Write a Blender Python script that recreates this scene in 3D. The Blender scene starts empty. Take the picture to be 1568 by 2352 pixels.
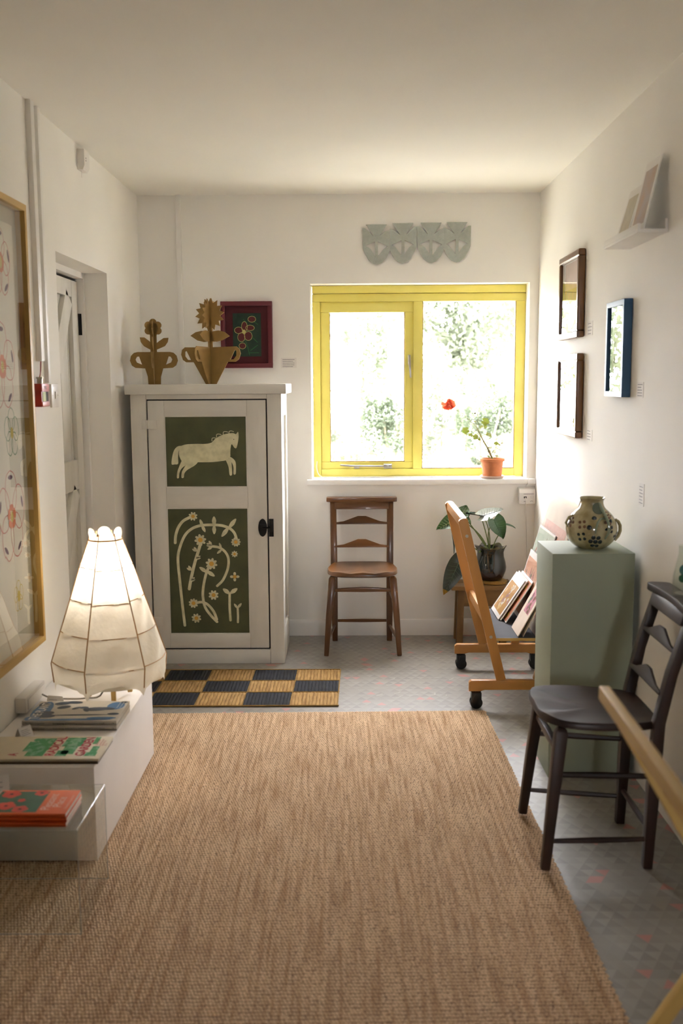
import bpy, bmesh, math, random
import numpy as np
from mathutils import Vector, Matrix
from mathutils.geometry import tessellate_polygon

scene = bpy.context.scene
COL = scene.collection
R_ = random.Random(7)
PI = math.pi

# ------------------------------------------------------------------ camera, world, light, exposure
def make_camera():
    psi, p, roll = math.radians(0.5418), math.radians(7.544), 0.006
    f0 = Vector((-math.sin(psi), math.cos(psi), 0)); r0 = Vector((math.cos(psi), math.sin(psi), 0))
    fwd = f0 * math.cos(p) + Vector((0, 0, -math.sin(p)))
    up = f0 * math.sin(p) + Vector((0, 0, math.cos(p)))
    ca, sa = math.cos(roll), math.sin(roll)
    r = r0 * ca - up * sa; u = r0 * sa + up * ca
    cd = bpy.data.cameras.new('camera'); co = bpy.data.objects.new('camera', cd); COL.objects.link(co)
    m = Matrix((r, u, -fwd)).transposed().to_4x4(); m.translation = Vector((0, 0, 1.45))
    co.matrix_world = m
    cd.sensor_fit = 'VERTICAL'; cd.sensor_height = 36; cd.sensor_width = 24; cd.lens = 35.0
    cd.clip_start = 0.02; cd.clip_end = 200
    cd.dof.use_dof = True; cd.dof.focus_distance = 5.0; cd.dof.aperture_fstop = 2.8
    scene.camera = co
make_camera()

SKY_STRENGTH = 43.0
SUN_STRENGTH = 20.0
w = bpy.data.worlds.new('sky'); scene.world = w; w.use_nodes = True
bg = w.node_tree.nodes['Background']; bg.inputs[0].default_value = (0.955, 0.95, 1.0, 1); bg.inputs[1].default_value = SKY_STRENGTH
sd = bpy.data.lights.new('sun', 'SUN'); sd.energy = SUN_STRENGTH; sd.angle = 0.02; sd.color = (1, .965, .95)
so = bpy.data.objects.new('sun', sd); COL.objects.link(so); so.rotation_euler = (math.radians(6), math.radians(-32), 0)
pd = bpy.data.lights.new('window_portal', 'AREA'); pd.shape = 'RECTANGLE'; pd.size = 1.2; pd.size_y = 1.08
po = bpy.data.objects.new('window_portal', pd); COL.objects.link(po)
po.location = (.388, 5.80, 1.437); po.rotation_euler = (math.radians(-90), 0, 0)
pd.cycles.is_portal = True
pd2 = bpy.data.lights.new('added_window_portal', 'AREA'); pd2.shape = 'RECTANGLE'; pd2.size = .54; pd2.size_y = .85; pd2.cycles.is_portal = True
po2 = bpy.data.objects.new('added_window_portal', pd2); COL.objects.link(po2); po2.location = (.75, -2.82, 1.675); po2.rotation_euler = (math.radians(90), 0, 0)  # sampling portal for the added fill window
vs = scene.view_settings
vs.view_transform = 'Standard'; vs.look = 'None'; vs.exposure = 0.0; vs.gamma = 1.0; vs.use_curve_mapping = False
scene.cycles.max_bounces = 7; scene.cycles.diffuse_bounces = 6; scene.cycles.glossy_bounces = 3
scene.cycles.transparent_max_bounces = 12; scene.cycles.transmission_bounces = 4
scene.cycles.sample_clamp_indirect = 8.0; scene.cycles.caustics_reflective = False; scene.cycles.caustics_refractive = False
scene.cycles.use_denoising = True
scene.cycles.use_adaptive_sampling = True; scene.cycles.adaptive_threshold = .3; scene.cycles.adaptive_min_samples = 20

# ------------------------------------------------------------------ materials
MATS = {}
def nd(nt, t, **kw):
    n = nt.nodes.new(t)
    for k, v in kw.items(): setattr(n, k, v)
    return n
def srgb(h):
    h = h.lstrip('#'); c = [int(h[i:i+2], 16) / 255 for i in (0, 2, 4)]
    return tuple((x / 12.92 if x <= .04045 else ((x + .055) / 1.055) ** 2.4) for x in c) + (1,)
def col(c):
    return srgb(c) if isinstance(c, str) else (tuple(c) + (1,))[:4]
def mat(name, c, rough=.55, var=.06, scale=8, bump=0, bscale=150, metal=0, spec=.5, c2=None, stretch=(1, 1, 1), detail=4, coat=0, sheen=0, fac=(.35, .65)):
    if name in MATS: return MATS[name]
    m = bpy.data.materials.new(name); m.use_nodes = True; nt = m.node_tree; b = nt.nodes['Principled BSDF']
    c = col(c); c2 = col(c2) if c2 else tuple(min(1, x * (1 - 2.2 * var)) for x in c[:3]) + (1,)
    tc = nd(nt, 'ShaderNodeTexCoord'); mp = nd(nt, 'ShaderNodeMapping'); mp.inputs['Scale'].default_value = stretch
    nt.links.new(tc.outputs['Object'], mp.inputs[0])
    n = nd(nt, 'ShaderNodeTexNoise'); n.inputs['Scale'].default_value = scale; n.inputs['Detail'].default_value = detail
    nt.links.new(mp.outputs[0], n.inputs['Vector'])
    r = nd(nt, 'ShaderNodeValToRGB'); r.color_ramp.elements[0].position = fac[0]; r.color_ramp.elements[1].position = fac[1]
    r.color_ramp.elements[0].color = c2; r.color_ramp.elements[1].color = c
    nt.links.new(n.outputs[0], r.inputs[0]); nt.links.new(r.outputs[0], b.inputs['Base Color'])
    b.inputs['Roughness'].default_value = rough; b.inputs['Metallic'].default_value = metal; b.inputs['Specular IOR Level'].default_value = spec
    b.inputs['Coat Weight'].default_value = coat
    b.inputs['Sheen Weight'].default_value = sheen
    if bump:
        n2 = nd(nt, 'ShaderNodeTexNoise'); n2.inputs['Scale'].default_value = bscale; n2.inputs['Detail'].default_value = 3
        nt.links.new(mp.outputs[0], n2.inputs['Vector'])
        bp = nd(nt, 'ShaderNodeBump'); bp.inputs['Strength'].default_value = bump; bp.inputs['Distance'].default_value = .002
        nt.links.new(n2.outputs[0], bp.inputs['Height']); nt.links.new(bp.outputs[0], b.inputs['Normal'])
    MATS[name] = m; return m
def wood(name, c, c2, axis='z', rough=.35, scale=14, coat=0.0, bump=.15):
    s = {'x': (.12, 1, 1), 'y': (1, .12, 1), 'z': (1, 1, .12)}[axis]
    return mat(name + '_' + axis, c, rough, scale=scale, c2=c2, stretch=s, detail=6, bump=bump, bscale=60, coat=coat, fac=(.32, .68))
def glassy(name, tint=(1, 1, 1), rough=0.0, ior=1.45, boost=1.0):
    m = bpy.data.materials.new(name); m.use_nodes = True; nt = m.node_tree
    nt.nodes.remove(nt.nodes['Principled BSDF']); out = nt.nodes['Material Output']
    t = nd(nt, 'ShaderNodeBsdfTransparent'); t.inputs[0].default_value = tuple(tint) + (1,)
    g = nd(nt, 'ShaderNodeBsdfGlossy'); g.inputs['Roughness'].default_value = rough
    f = nd(nt, 'ShaderNodeFresnel'); f.inputs['IOR'].default_value = ior
    mx = nd(nt, 'ShaderNodeMixShader')
    ml = nd(nt, 'ShaderNodeMath', operation='MULTIPLY', use_clamp=True); ml.inputs[1].default_value = boost
    ge_ = nd(nt, 'ShaderNodeNewGeometry'); fr_ = nd(nt, 'ShaderNodeMath', operation='SUBTRACT'); fr_.inputs[0].default_value = 1.0
    nt.links.new(ge_.outputs['Backfacing'], fr_.inputs[1])
    m2 = nd(nt, 'ShaderNodeMath', operation='MULTIPLY'); nt.links.new(fr_.outputs[0], m2.inputs[0]); nt.links.new(ml.outputs[0], m2.inputs[1])
    nt.links.new(f.outputs[0], ml.inputs[0]); nt.links.new(m2.outputs[0], mx.inputs[0])
    nt.links.new(t.outputs[0], mx.inputs[1]); nt.links.new(g.outputs[0], mx.inputs[2]); nt.links.new(mx.outputs[0], out.inputs['Surface'])
    MATS[name] = m; return m
def thin(name, c, c2, trans=.5, scale=20, rough=.6, tcol=None, bump=.3, bscale=40, fac=(.35, .65)):
    """thin sheet: diffuse plus translucent (paper, leaves)"""
    m = bpy.data.materials.new(name); m.use_nodes = True; nt = m.node_tree
    b = nt.nodes['Principled BSDF']; out = nt.nodes['Material Output']
    tc = nd(nt, 'ShaderNodeTexCoord'); n = nd(nt, 'ShaderNodeTexNoise'); n.inputs['Scale'].default_value = scale; n.inputs['Detail'].default_value = 5
    nt.links.new(tc.outputs['Object'], n.inputs['Vector'])
    r = nd(nt, 'ShaderNodeValToRGB'); r.color_ramp.elements[0].color = col(c2); r.color_ramp.elements[1].color = col(c)
    r.color_ramp.elements[0].position = fac[0]; r.color_ramp.elements[1].position = fac[1]
    nt.links.new(n.outputs[0], r.inputs[0]); nt.links.new(r.outputs[0], b.inputs['Base Color']); b.inputs['Roughness'].default_value = rough
    t = nd(nt, 'ShaderNodeBsdfTranslucent')
    if tcol: t.inputs[0].default_value = col(tcol)
    else: nt.links.new(r.outputs[0], t.inputs[0])
    n2 = nd(nt, 'ShaderNodeTexNoise'); n2.inputs['Scale'].default_value = bscale; n2.inputs['Detail'].default_value = 5
    nt.links.new(tc.outputs['Object'], n2.inputs['Vector'])
    bp = nd(nt, 'ShaderNodeBump'); bp.inputs['Strength'].default_value = bump; bp.inputs['Distance'].default_value = .004
    nt.links.new(n2.outputs[0], bp.inputs['Height']); nt.links.new(bp.outputs[0], b.inputs['Normal']); nt.links.new(bp.outputs[0], t.inputs['Normal'])
    mx = nd(nt, 'ShaderNodeMixShader'); mx.inputs[0].default_value = trans
    nt.links.new(b.outputs[0], mx.inputs[1]); nt.links.new(t.outputs[0], mx.inputs[2]); nt.links.new(mx.outputs[0], out.inputs['Surface'])
    MATS[name] = m; return m
def ramp_z(name, stops, rough=.2, scale=30, amp=.02, coat=.3):
    """colour by height with a wavy boundary (dipped glazes): stops = [(z, colour)]"""
    m = bpy.data.materials.new(name); m.use_nodes = True; nt = m.node_tree; b = nt.nodes['Principled BSDF']
    tc = nd(nt, 'ShaderNodeTexCoord'); sp = nd(nt, 'ShaderNodeSeparateXYZ'); nt.links.new(tc.outputs['Object'], sp.inputs[0])
    n = nd(nt, 'ShaderNodeTexNoise'); n.inputs['Scale'].default_value = scale; nt.links.new(tc.outputs['Object'], n.inputs['Vector'])
    ma = nd(nt, 'ShaderNodeMath', operation='MULTIPLY_ADD'); ma.inputs[1].default_value = amp * 2; nt.links.new(n.outputs[0], ma.inputs[0]); nt.links.new(sp.outputs['Z'], ma.inputs[2])
    z0, z1 = stops[0][0], stops[-1][0]
    mr = nd(nt, 'ShaderNodeMapRange'); mr.inputs[1].default_value = z0 + amp; mr.inputs[2].default_value = z1 + amp; nt.links.new(ma.outputs[0], mr.inputs[0])
    r = nd(nt, 'ShaderNodeValToRGB'); els = r.color_ramp.elements
    while len(els) < len(stops): els.new(.5)
    for e, (z, c) in zip(els, stops): e.position = (z - z0) / (z1 - z0); e.color = col(c)
    nt.links.new(mr.outputs[0], r.inputs[0]); nt.links.new(r.outputs[0], b.inputs['Base Color'])
    b.inputs['Roughness'].default_value = rough; b.inputs['Coat Weight'].default_value = coat
    MATS[name] = m; return m
def floor_mat():
    m = bpy.data.materials.new('printed_vinyl'); m.use_nodes = True; nt = m.node_tree; b = nt.nodes['Principled BSDF']
    L = nt.links.new
    def M(op, a, bb=None, c=None):
        n = nd(nt, 'ShaderNodeMath', operation=op)
        for i, x in enumerate((a, bb, c)):
            if x is None: continue
            if isinstance(x, (int, float)): n.inputs[i].default_value = x
            else: L(x, n.inputs[i])
        return n.outputs[0]
    tc = nd(nt, 'ShaderNodeTexCoord'); sp = nd(nt, 'ShaderNodeSeparateXYZ'); L(tc.outputs['Object'], sp.inputs[0])
    s = .045
    v = M('DIVIDE', sp.outputs['Y'], s * .866)
    u = M('SUBTRACT', M('DIVIDE', sp.outputs['X'], s), M('MULTIPLY', v, .5))
    fu, fv = M('FRACT', u), M('FRACT', v)
    half = M('GREATER_THAN', M('ADD', fu, fv), 1.0)
    cb = nd(nt, 'ShaderNodeCombineXYZ'); L(M('FLOOR', u), cb.inputs[0]); L(M('FLOOR', v), cb.inputs[1]); L(M('MULTIPLY', half, 7.3), cb.inputs[2])
    wn = nd(nt, 'ShaderNodeTexWhiteNoise', noise_dimensions='3D'); L(cb.outputs[0], wn.inputs['Vector'])
    # each triangle carries a fine printed shade running across it
    t = M('ADD', M('MULTIPLY', half, .42), M('MULTIPLY', M('FRACT', M('MULTIPLY', wn.outputs['Value'], 7.0)), .58))
    r = nd(nt, 'ShaderNodeValToRGB'); e = r.color_ramp.elements
    e[0].color = srgb('#827e77'); e[1].color = srgb('#97928a'); e[0].position = 0; e[1].position = 1
    x = e.new(.5); x.color = srgb('#8f8a81')
    L(t, r.inputs[0])
    pk = M('GREATER_THAN', wn.outputs['Value'], .962)
    mx = nd(nt, 'ShaderNodeMix', data_type='RGBA'); L(pk, mx.inputs['Factor']); L(r.outputs[0], mx.inputs['A']); mx.inputs['B'].default_value = srgb('#b07f76')
    n = nd(nt, 'ShaderNodeTexNoise'); n.inputs['Scale'].default_value = 3.0; n.inputs['Detail'].default_value = 6; L(tc.outputs['Object'], n.inputs['Vector'])
    mr = nd(nt, 'ShaderNodeMapRange'); mr.inputs[3].default_value = .84; mr.inputs[4].default_value = 1.08; L(n.outputs[0], mr.inputs[0])
    mm = nd(nt, 'ShaderNodeMix', data_type='RGBA', blend_type='MULTIPLY'); mm.inputs['Factor'].default_value = 1; L(mx.outputs['Result'], mm.inputs['A'])
    L(mr.outputs[0], mm.inputs['B'])
    L(mm.outputs['Result'], b.inputs['Base Color'])
    b.inputs['Roughness'].default_value = .38; b.inputs['Specular IOR Level'].default_value = .5
    MATS['floor'] = m; return m

M_wall = mat('wall_paint', '#f7f5f0', .75, .012, 3, spec=.25, detail=1)
M_ceil = mat('ceiling_paint', '#f5f3ec', .8, .012, 2, spec=.2, detail=1)
M_white = mat('white_gloss_paint', '#f2f0ec', .4, .03, 6, bump=.1, bscale=80)
M_cab = mat('brushed_white_paint', '#e3e0d8', .5, .05, 9, bump=.25, bscale=70, stretch=(1, 1, .25), c2='#d2cfc6')
M_cabh = mat('brushed_white_paint_rails', '#e3e0d8', .5, .05, 9, bump=.25, bscale=70, stretch=(.25, 1, 1), c2='#d2cfc6')
M_green = mat('olive_panel_paint', '#4a4e2a', .6, .15, 12, bump=.2, bscale=60, c2='#3f4323')
M_cream = mat('cream_brush_paint', '#ddd8b4', .6, .1, 25, c2='#c2be98', fac=(.3, .6))
M_daisy = mat('daisy_yellow', '#d8a542', .6)
M_plinth = mat('white_plinth_paint', '#efebe8', .6, .02, 4, bump=.08, bscale=40)
M_sage = mat('sage_plinth_paint', '#97a08c', .6, .03, 5, bump=.15, bscale=80)
M_yel = mat('yellow_gloss_paint', '#e4d873', .42, .05, 5, bump=.15, bscale=60, c2='#ddd066')
M_iron = mat('black_iron', '#1d1b17', .5, .2, 30, metal=.6)
M_black = mat('black_plastic', '#121212', .4, .1, 10)
M_metal = mat('brushed_aluminium', '#b9b5a8', .3, .05, 40, metal=.9)
M_plast = mat('white_plastic', '#e9e6e1', .35, .02, 5)
M_card = mat('white_card', '#efece8', .7, .02, 5)
M_ink = mat('grey_ink', '#8d8a90', .8)
M_dink = mat('dark_ink', '#3b3836', .8)
M_cardb = mat('cardboard', '#94753f', .8, .05, 30, bump=.1, bscale=60)
M_glass = glassy('clear_glass')
M_pglass = glassy('picture_glass', boost=1.6)
M_acr = glassy('clear_acrylic', (.97, .985, .98), boost=1.1)
W_oak = {a: wood('beech', '#c0894a', '#ad7638', a, .38, 10) for a in 'xyz'}
W_chr = {a: wood('chestnut', '#724923', '#40260f', a, .3, 9, .15) for a in 'xyz'}
W_drk = {a: wood('dark_walnut', '#3a2217', '#1a0e08', a, .42, 11, .0) for a in 'xyz'}
W_stl = {a: wood('old_pine', '#8a683b', '#5c4122', a, .6, 12) for a in 'xyz'}
W_pal = {a: wood('pale_ash', '#cba962', '#b8924a', a, .45, 10) for a in 'xyz'}
W_frm = {a: wood('brown_frame', '#7a5128', '#4d2f14', a, .32, 14, .2) for a in 'xyz'}

# ------------------------------------------------------------------ mesh helpers
class MB:
    def __init__(s, off=(0, 0, 0)):
        s.v = []; s.f = []; s.m = []; s.off = Vector(off); s.mi = 0
    def add(s, vs, fs):
        n = len(s.v); s.v += [Vector(v) - s.off for v in vs]
        for f in fs: s.f.append([i + n for i in f]); s.m.append(s.mi)
        return s
    def box(s, x0, x1, y0, y1, z0, z1):
        return s.add([(x0, y0, z0), (x1, y0, z0), (x1, y1, z0), (x0, y1, z0), (x0, y0, z1), (x1, y0, z1), (x1, y1, z1), (x0, y1, z1)],
                     [(0, 3, 2, 1), (4, 5, 6, 7), (0, 1, 5, 4), (1, 2, 6, 5), (2, 3, 7, 6), (3, 0, 4, 7)])
    def bar(s, p0, p1, w, h, side=(1, 0, 0), w1=None, h1=None):
        """square bar, w along 'side', h across it"""
        return s.path([p0, p1], [w, w1 or w], [h, h1 or h], side)
    def path(s, pts, ws, hs, side=(1, 0, 0)):
        pts = [Vector(p) for p in pts]; side = Vector(side); vs = []; n = len(pts)
        for i, p in enumerate(pts):
            d = (pts[min(i + 1, n - 1)] - pts[max(i - 1, 0)]).normalized()
            a = (side - d * side.dot(d)).normalized(); b = d.cross(a)
            w, h = ws[i] / 2, hs[i] / 2
            vs += [p - a * w - b * h, p + a * w - b * h, p + a * w + b * h, p - a * w + b * h]
        fs = [(3, 2, 1, 0), tuple(range(4 * n - 4, 4 * n))]
        for i in range(n - 1):
            for k in range(4):
                a0, b0 = 4 * i + k, 4 * i + (k + 1) % 4; fs.append((a0, b0, b0 + 4, a0 + 4))
        return s.add(vs, fs)
    def tube(s, pts, r, n=10, cap=True):
        pts = [Vector(p) for p in pts]; k = len(pts); rs = r if isinstance(r, (list, tuple)) else [r] * k; vs = []; fs = []
        ref = None
        for i, p in enumerate(pts):
            d = (pts[min(i + 1, k - 1)] - pts[max(i - 1, 0)]).normalized()
            if ref is None:
                ref = Vector((0, 0, 1)) if abs(d.z) < .9 else Vector((1, 0, 0))
            a = (ref - d * ref.dot(d)).normalized(); b = d.cross(a); ref = a
            for j in range(n):
                t = 2 * PI * j / n; vs.append(p + (a * math.cos(t) + b * math.sin(t)) * rs[i])
        for i in range(k - 1):
            for j in range(n): fs.append((i * n + j, i * n + (j + 1) % n, (i + 1) * n + (j + 1) % n, (i + 1) * n + j))
        if cap: fs.append(tuple(range(n))[::-1]); fs.append(tuple(range((k - 1) * n, k * n)))
        return s.add(vs, fs)
    def lathe(s, prof, c=(0, 0, 0), n=40, wob=None, closed=False):
        c = Vector(c); vs = []; fs = []; k = len(prof)
        for i, (r, z) in enumerate(prof):
            for j in range(n):
                t = 2 * PI * j / n; rr, zz = (wob(r, z, t, i) if wob else (r, z)); vs.append(c + Vector((rr * math.cos(t), rr * math.sin(t), zz)))
        for i in range(k - 1):
            for j in range(n): fs.append((i * n + j, i * n + (j + 1) % n, (i + 1) * n + (j + 1) % n, (i + 1) * n + j))
        if not closed:
            fs.append(tuple(range(n))[::-1]); fs.append(tuple(range((k - 1) * n, k * n)))
        return s.add(vs, fs)
    def prism(s, poly, O, U, V, t, holes=(), back=0.0):
        """flat outline (with holes) in the plane O + u U + v V, thick from -back to t along U x V"""
        O, U, V = Vector(O), Vector(U), Vector(V); N = U.cross(V).normalized()
        loops = [list(poly)] + [list(h) for h in holes]
        tris = tessellate_polygon([[Vector((p[0], p[1], 0)) for p in l] for l in loops])
        flat = [p for l in loops for p in l]; n = len(flat)
        area = 0
        vs = [O + U * p[0] + V * p[1] - N * back for p in flat] + [O + U * p[0] + V * p[1] + N * t for p in flat]
        fs = []
        for a, b, c in tris:
            pa, pb, pc = flat[a], flat[b], flat[c]
            cr = (pb[0] - pa[0]) * (pc[1] - pa[1]) - (pb[1] - pa[1]) * (pc[0] - pa[0])
            if abs(cr) < 1e-14: continue
            if cr < 0: b, c = c, b
            fs.append((a + n, b + n, c + n)); fs.append((c, b, a))
        o = 0
        for l in loops:
            k = len(l)
            for i in range(k): fs.append((o + i, o + (i + 1) % k, o + (i + 1) % k + n, o + i + n))
            o += k
        return s.add(vs, fs)
    def stroke(s, pts, wd, O, U, V, t, cap=5):
        """a painted or drawn line of width wd, raised t"""
        pts = smooth2(pts) if len(pts) > 2 else pts
        k = len(pts); l = []; r = []
        for i in range(k):
            a, b = pts[max(i - 1, 0)], pts[min(i + 1, k - 1)]; d = math.hypot(b[0] - a[0], b[1] - a[1]) or 1
            nx, ny = -(b[1] - a[1]) / d * wd / 2, (b[0] - a[0]) / d * wd / 2
            l.append((pts[i][0] + nx, pts[i][1] + ny)); r.append((pts[i][0] - nx, pts[i][1] - ny))
        O, U, V = Vector(O), Vector(U), Vector(V); N = U.cross(V).normalized() * t
        vs = [O + U * p[0] + V * p[1] + N for p in l + r]; fs = [(i, i + k, i + k + 1, i + 1) for i in range(k - 1)]
        s.add(vs, fs)
        for p in (pts[0], pts[-1]): s.dab(p, wd / 2, wd / 2, 0, O, U, V, t * .98, 10)
        return s
    def dab(s, c, rx, ry, ang, O, U, V, t, n=14, tip=0):
        O, U, V = Vector(O), Vector(U), Vector(V); N = U.cross(V).normalized() * t; ca, sa = math.cos(ang), math.sin(ang); vs = []
        for i in range(n):
            a = 2 * PI * i / n; x, y = rx * math.cos(a), ry * math.sin(a) * (1 - tip * abs(math.cos(a)))
            vs.append(O + U * (c[0] + x * ca - y * sa) + V * (c[1] + x * sa + y * ca) + N)
        return s.add(vs, [tuple(range(n))])
    def build(s, name, mats, parent=None, bevel=0, smooth=40, seg=2, loc=None):
        me = bpy.data.meshes.new(name); me.from_pydata([tuple(v) for v in s.v], [], s.f)
        ms = mats if isinstance(mats, (list, tuple)) else [mats]
        for m in ms: me.materials.append(m)
        if len(ms) > 1: me.polygons.foreach_set('material_index', s.m)
        if bevel:
            bm = bmesh.new(); bm.from_mesh(me); bmesh.ops.remove_doubles(bm, verts=bm.verts, dist=1e-6)
            es = [e for e in bm.edges if len(e.link_faces) == 2 and e.calc_face_angle(0) > .5]
            bmesh.ops.bevel(bm, geom=es, offset=bevel, segments=seg, profile=.6, affect='EDGES', clamp_overlap=True)
            bm.to_mesh(me); bm.free()
        if smooth:
            me.polygons.foreach_set('use_smooth', [True] * len(me.polygons)); me.set_sharp_from_angle(angle=math.radians(smooth))
        me.update()
        return link(name, me, parent, loc)
def link(name, me, parent=None, loc=None):
    o = bpy.data.objects.new(name, me); COL.objects.link(o)
    if parent: o.parent = parent
    if loc: o.location = loc
    return o
def smooth2(pts, sub=5):
    out = []; n = len(pts)
    for i in range(n - 1):
        p0, p1, p2, p3 = pts[max(i - 1, 0)], pts[i], pts[i + 1], pts[min(i + 2, n - 1)]
        for k in range(sub):
            t = k / sub
            out.append(tuple(.5 * (2 * p1[j] + (p2[j] - p0[j]) * t + (2 * p0[j] - 5 * p1[j] + 4 * p2[j] - p3[j]) * t * t + (3 * p1[j] - p0[j] - 3 * p2[j] + p3[j]) * t ** 3) for j in range(len(p1))))
    out.append(tuple(pts[-1])); return out
def tag(o, label=None, cat=None, group=None, kind=None):
    if label: o['label'] = label
    if cat: o['category'] = cat
    if group: o['group'] = group
    if kind: o['kind'] = kind
    return o
def thing(name, label, cat, loc=(0, 0, 0), rot=(0, 0, 0), group=None):
    o = bpy.data.objects.new(name, None); COL.objects.link(o); o.location = loc; o.rotation_euler = rot
    o.empty_display_size = .05
    return tag(o, label, cat, group)
def solo(name, mb, m, label, cat, loc, bevel=0, smooth=40, group=None):
    """a thing that is one mesh; mb was filled with off=loc"""
    return tag(mb.build(name, m, None, bevel, smooth, loc=loc), label, cat, group)
def struct(name, mb, m, bevel=0, smooth=30, parent=None):
    o = mb.build(name, m, parent, bevel, smooth)
    if parent is None: o['kind'] = 'structure'
    return o
def text_into(mb, s, size, O, U, V, t=.0004, align='LEFT', bold=0.0, sx=1.0, tight=1.0):
    cu = bpy.data.curves.new('lettering', 'FONT'); cu.body = s; cu.size = size; cu.align_x = align; cu.offset = bold; cu.resolution_u = 3; cu.space_character = tight
    ob = bpy.data.objects.new('lettering', cu); COL.objects.link(ob)
    bpy.context.view_layer.update()
    me = bpy.data.meshes.new_from_object(ob.evaluated_get(bpy.context.evaluated_depsgraph_get()))
    O, U, V = Vector(O), Vector(U), Vector(V); N = U.cross(V).normalized() * t
    mb.add([O + U * v.co.x * sx + V * v.co.y + N for v in me.vertices], [tuple(p.vertices) for p in me.polygons])
    bpy.data.objects.remove(ob); bpy.data.curves.remove(cu); bpy.data.meshes.remove(me)

# ================================================================== the room
B, L, R, CEIL, FRONT = 5.576, -1.155, 1.035, 2.45, -2.6
LOB = -.2                                               # the white room ends here; an added dark lobby behind dims the foreground
WX0, WX1, WZ0, WZ1 = -.217, .986, .897, 1.975          # window opening
DY0, DY1, DZ1 = 4.0, 4.832, 1.96                        # door opening in the left wall

flo = struct('floor', MB().box(L - .3, R + .3, FRONT - .2, B + .25, -.12, 0), floor_mat(), smooth=0)
struct('ceiling', MB().box(L - .3, R + .3, LOB, B + .25, CEIL, CEIL + .15), M_ceil, smooth=0)
wb = MB()
wb.box(L - .3, WX0, B, B + .22, 0, CEIL).box(WX1, R + .3, B, B + .22, 0, CEIL)
wb.box(WX0, WX1, B, B + .22, WZ1, CEIL).box(WX0, WX1, B, B + .22, 0, WZ0 - .012)
struct('wall_back', wb, M_wall, smooth=0)
struct('wall_right', MB().box(R, R + .22, LOB, B, 0, CEIL), M_wall, smooth=0)
wl = MB(); wl.box(L - .26, L, LOB, DY0, 0, CEIL).box(L - .26, L, DY1, B, 0, CEIL).box(L - .26, L, DY0, DY1, DZ1, CEIL)
wl.box(L - .32, L - .24, DY0 - .1, DY1 + .1, 0, DZ1 + .1)
struct('wall_left', wl, M_wall, smooth=0)
M_added_dark = mat('added_dark_lining', '#35322d', .6, .1, 6, stretch=(1, 1, .2))  # dark so that the added, unseen lobby soaks up light
wf = MB(); wf.box(L - .2, .15, LOB - .15, LOB, 0, CEIL).box(.95, R + .2, LOB - .15, LOB, 0, CEIL).box(.15, .95, LOB - .15, LOB, 2.05, CEIL)   # added unseen wall; its doorway steers fill light past the plinth
struct('wall_front_added', wf, M_added_dark, smooth=0)
we = MB(); we.box(L, .48, FRONT - .2, FRONT, 0, CEIL).box(1.02, R, FRONT - .2, FRONT, 0, CEIL).box(.48, 1.02, FRONT - .2, FRONT, 0, 1.25).box(.48, 1.02, FRONT - .2, FRONT, 2.1, CEIL)
struct('wall_added_lobby_end', we, M_added_dark, smooth=0)  # added lobby end, unseen, holds the fill window
struct('wall_added_lobby_left', MB().box(L - .2, L, FRONT, LOB - .15, 0, CEIL), M_added_dark, smooth=0)
struct('wall_added_lobby_right', MB().box(R, R + .2, FRONT, LOB - .15, 0, CEIL), M_added_dark, smooth=0)
struct('ceiling_added_lobby', MB().box(L - .2, R + .2, FRONT, LOB, CEIL, CEIL + .15), M_added_dark, smooth=0)
bb = MB(); bb.prism([(0, 0), (.016, 0), (.016, .07), (.010, .088), (0, .092)], (L, B, 0), (0, -1, 0), (0, 0, 1), R - L, back=0)
# prism extrudes along U x V = -x; flip so it runs from left to right
for v in bb.v: v.x = L + (L - v.x)
bb.f = [f[::-1] for f in bb.f]
struct('baseboard_back', bb, M_white)

rs_ = random.Random(21); M_smear = mat('white_paint_smear', '#b9b5ad', .7, .1, 60)
for i in range(16):
    cx_, cy_ = .10 + .55 * rs_.random(), 4.42 + .42 * rs_.random(); a_s = .35 + rs_.random() * .6
    q = MB(); q.stroke([(cx_, cy_), (cx_ + .02 * math.cos(a_s), cy_ + .02 * math.sin(a_s) * rs_.random()), (cx_ + .05 * math.cos(a_s) * (.3 + rs_.random()), cy_ + .04 * math.sin(a_s))], .002 + .004 * rs_.random(), (0, 0, 0), (1, 0, 0), (0, 1, 0), .0004)
    q.build('paint_smear', M_smear, flo, smooth=0)
struct('trim_1', MB().box(R - .0012, R + .01, LOB, 4.25, 1.484, 1.487), M_wall, smooth=0)
# ---- door in the left wall
door = tag(bpy.data.objects.new('door_1', None), kind='structure'); COL.objects.link(door); door.location = (-1.29, 4.4, 0)
dl = door.location
fr = MB(dl); fr.box(-1.30, -1.262, DY0, DY1, 1.932, DZ1).box(-1.30, -1.262, DY1 - .028, DY1, 0, 1.932).box(-1.30, -1.262, DY0, DY0 + .03, 0, 1.932)
fr.build('door_frame', M_white, door, .002)
ys = [4.035 + i * .1285 for i in range(7)]
for i in range(6):
    MB(dl).box(-1.335, -1.312, ys[i] + .0025, ys[i + 1] - .0025, .01, 1.922).build('plank', M_cab, door, .003)
for z0, z1 in ((1.84, 1.918), (.945, 1.085), (.06, .20)):
    MB(dl).box(-1.312, -1.29, 4.035, 4.699, z0, z1).build('ledge_rail', M_cab, door, .003)
MB(dl).box(-1.312, -1.29, 4.70, 4.80, .01, 1.918).build('stile', M_cab, door, .003)
MB(dl).bar((-1.301, 4.12, 1.09), (-1.301, 4.66, 1.838), .022, .11, (1, 0, 0)).build('brace', M_cab, door, .003)
MB(dl).bar((-1.301, 4.12, .20), (-1.301, 4.66, .945), .022, .11, (1, 0, 0)).build('brace', M_cab, door, .003)
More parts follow.
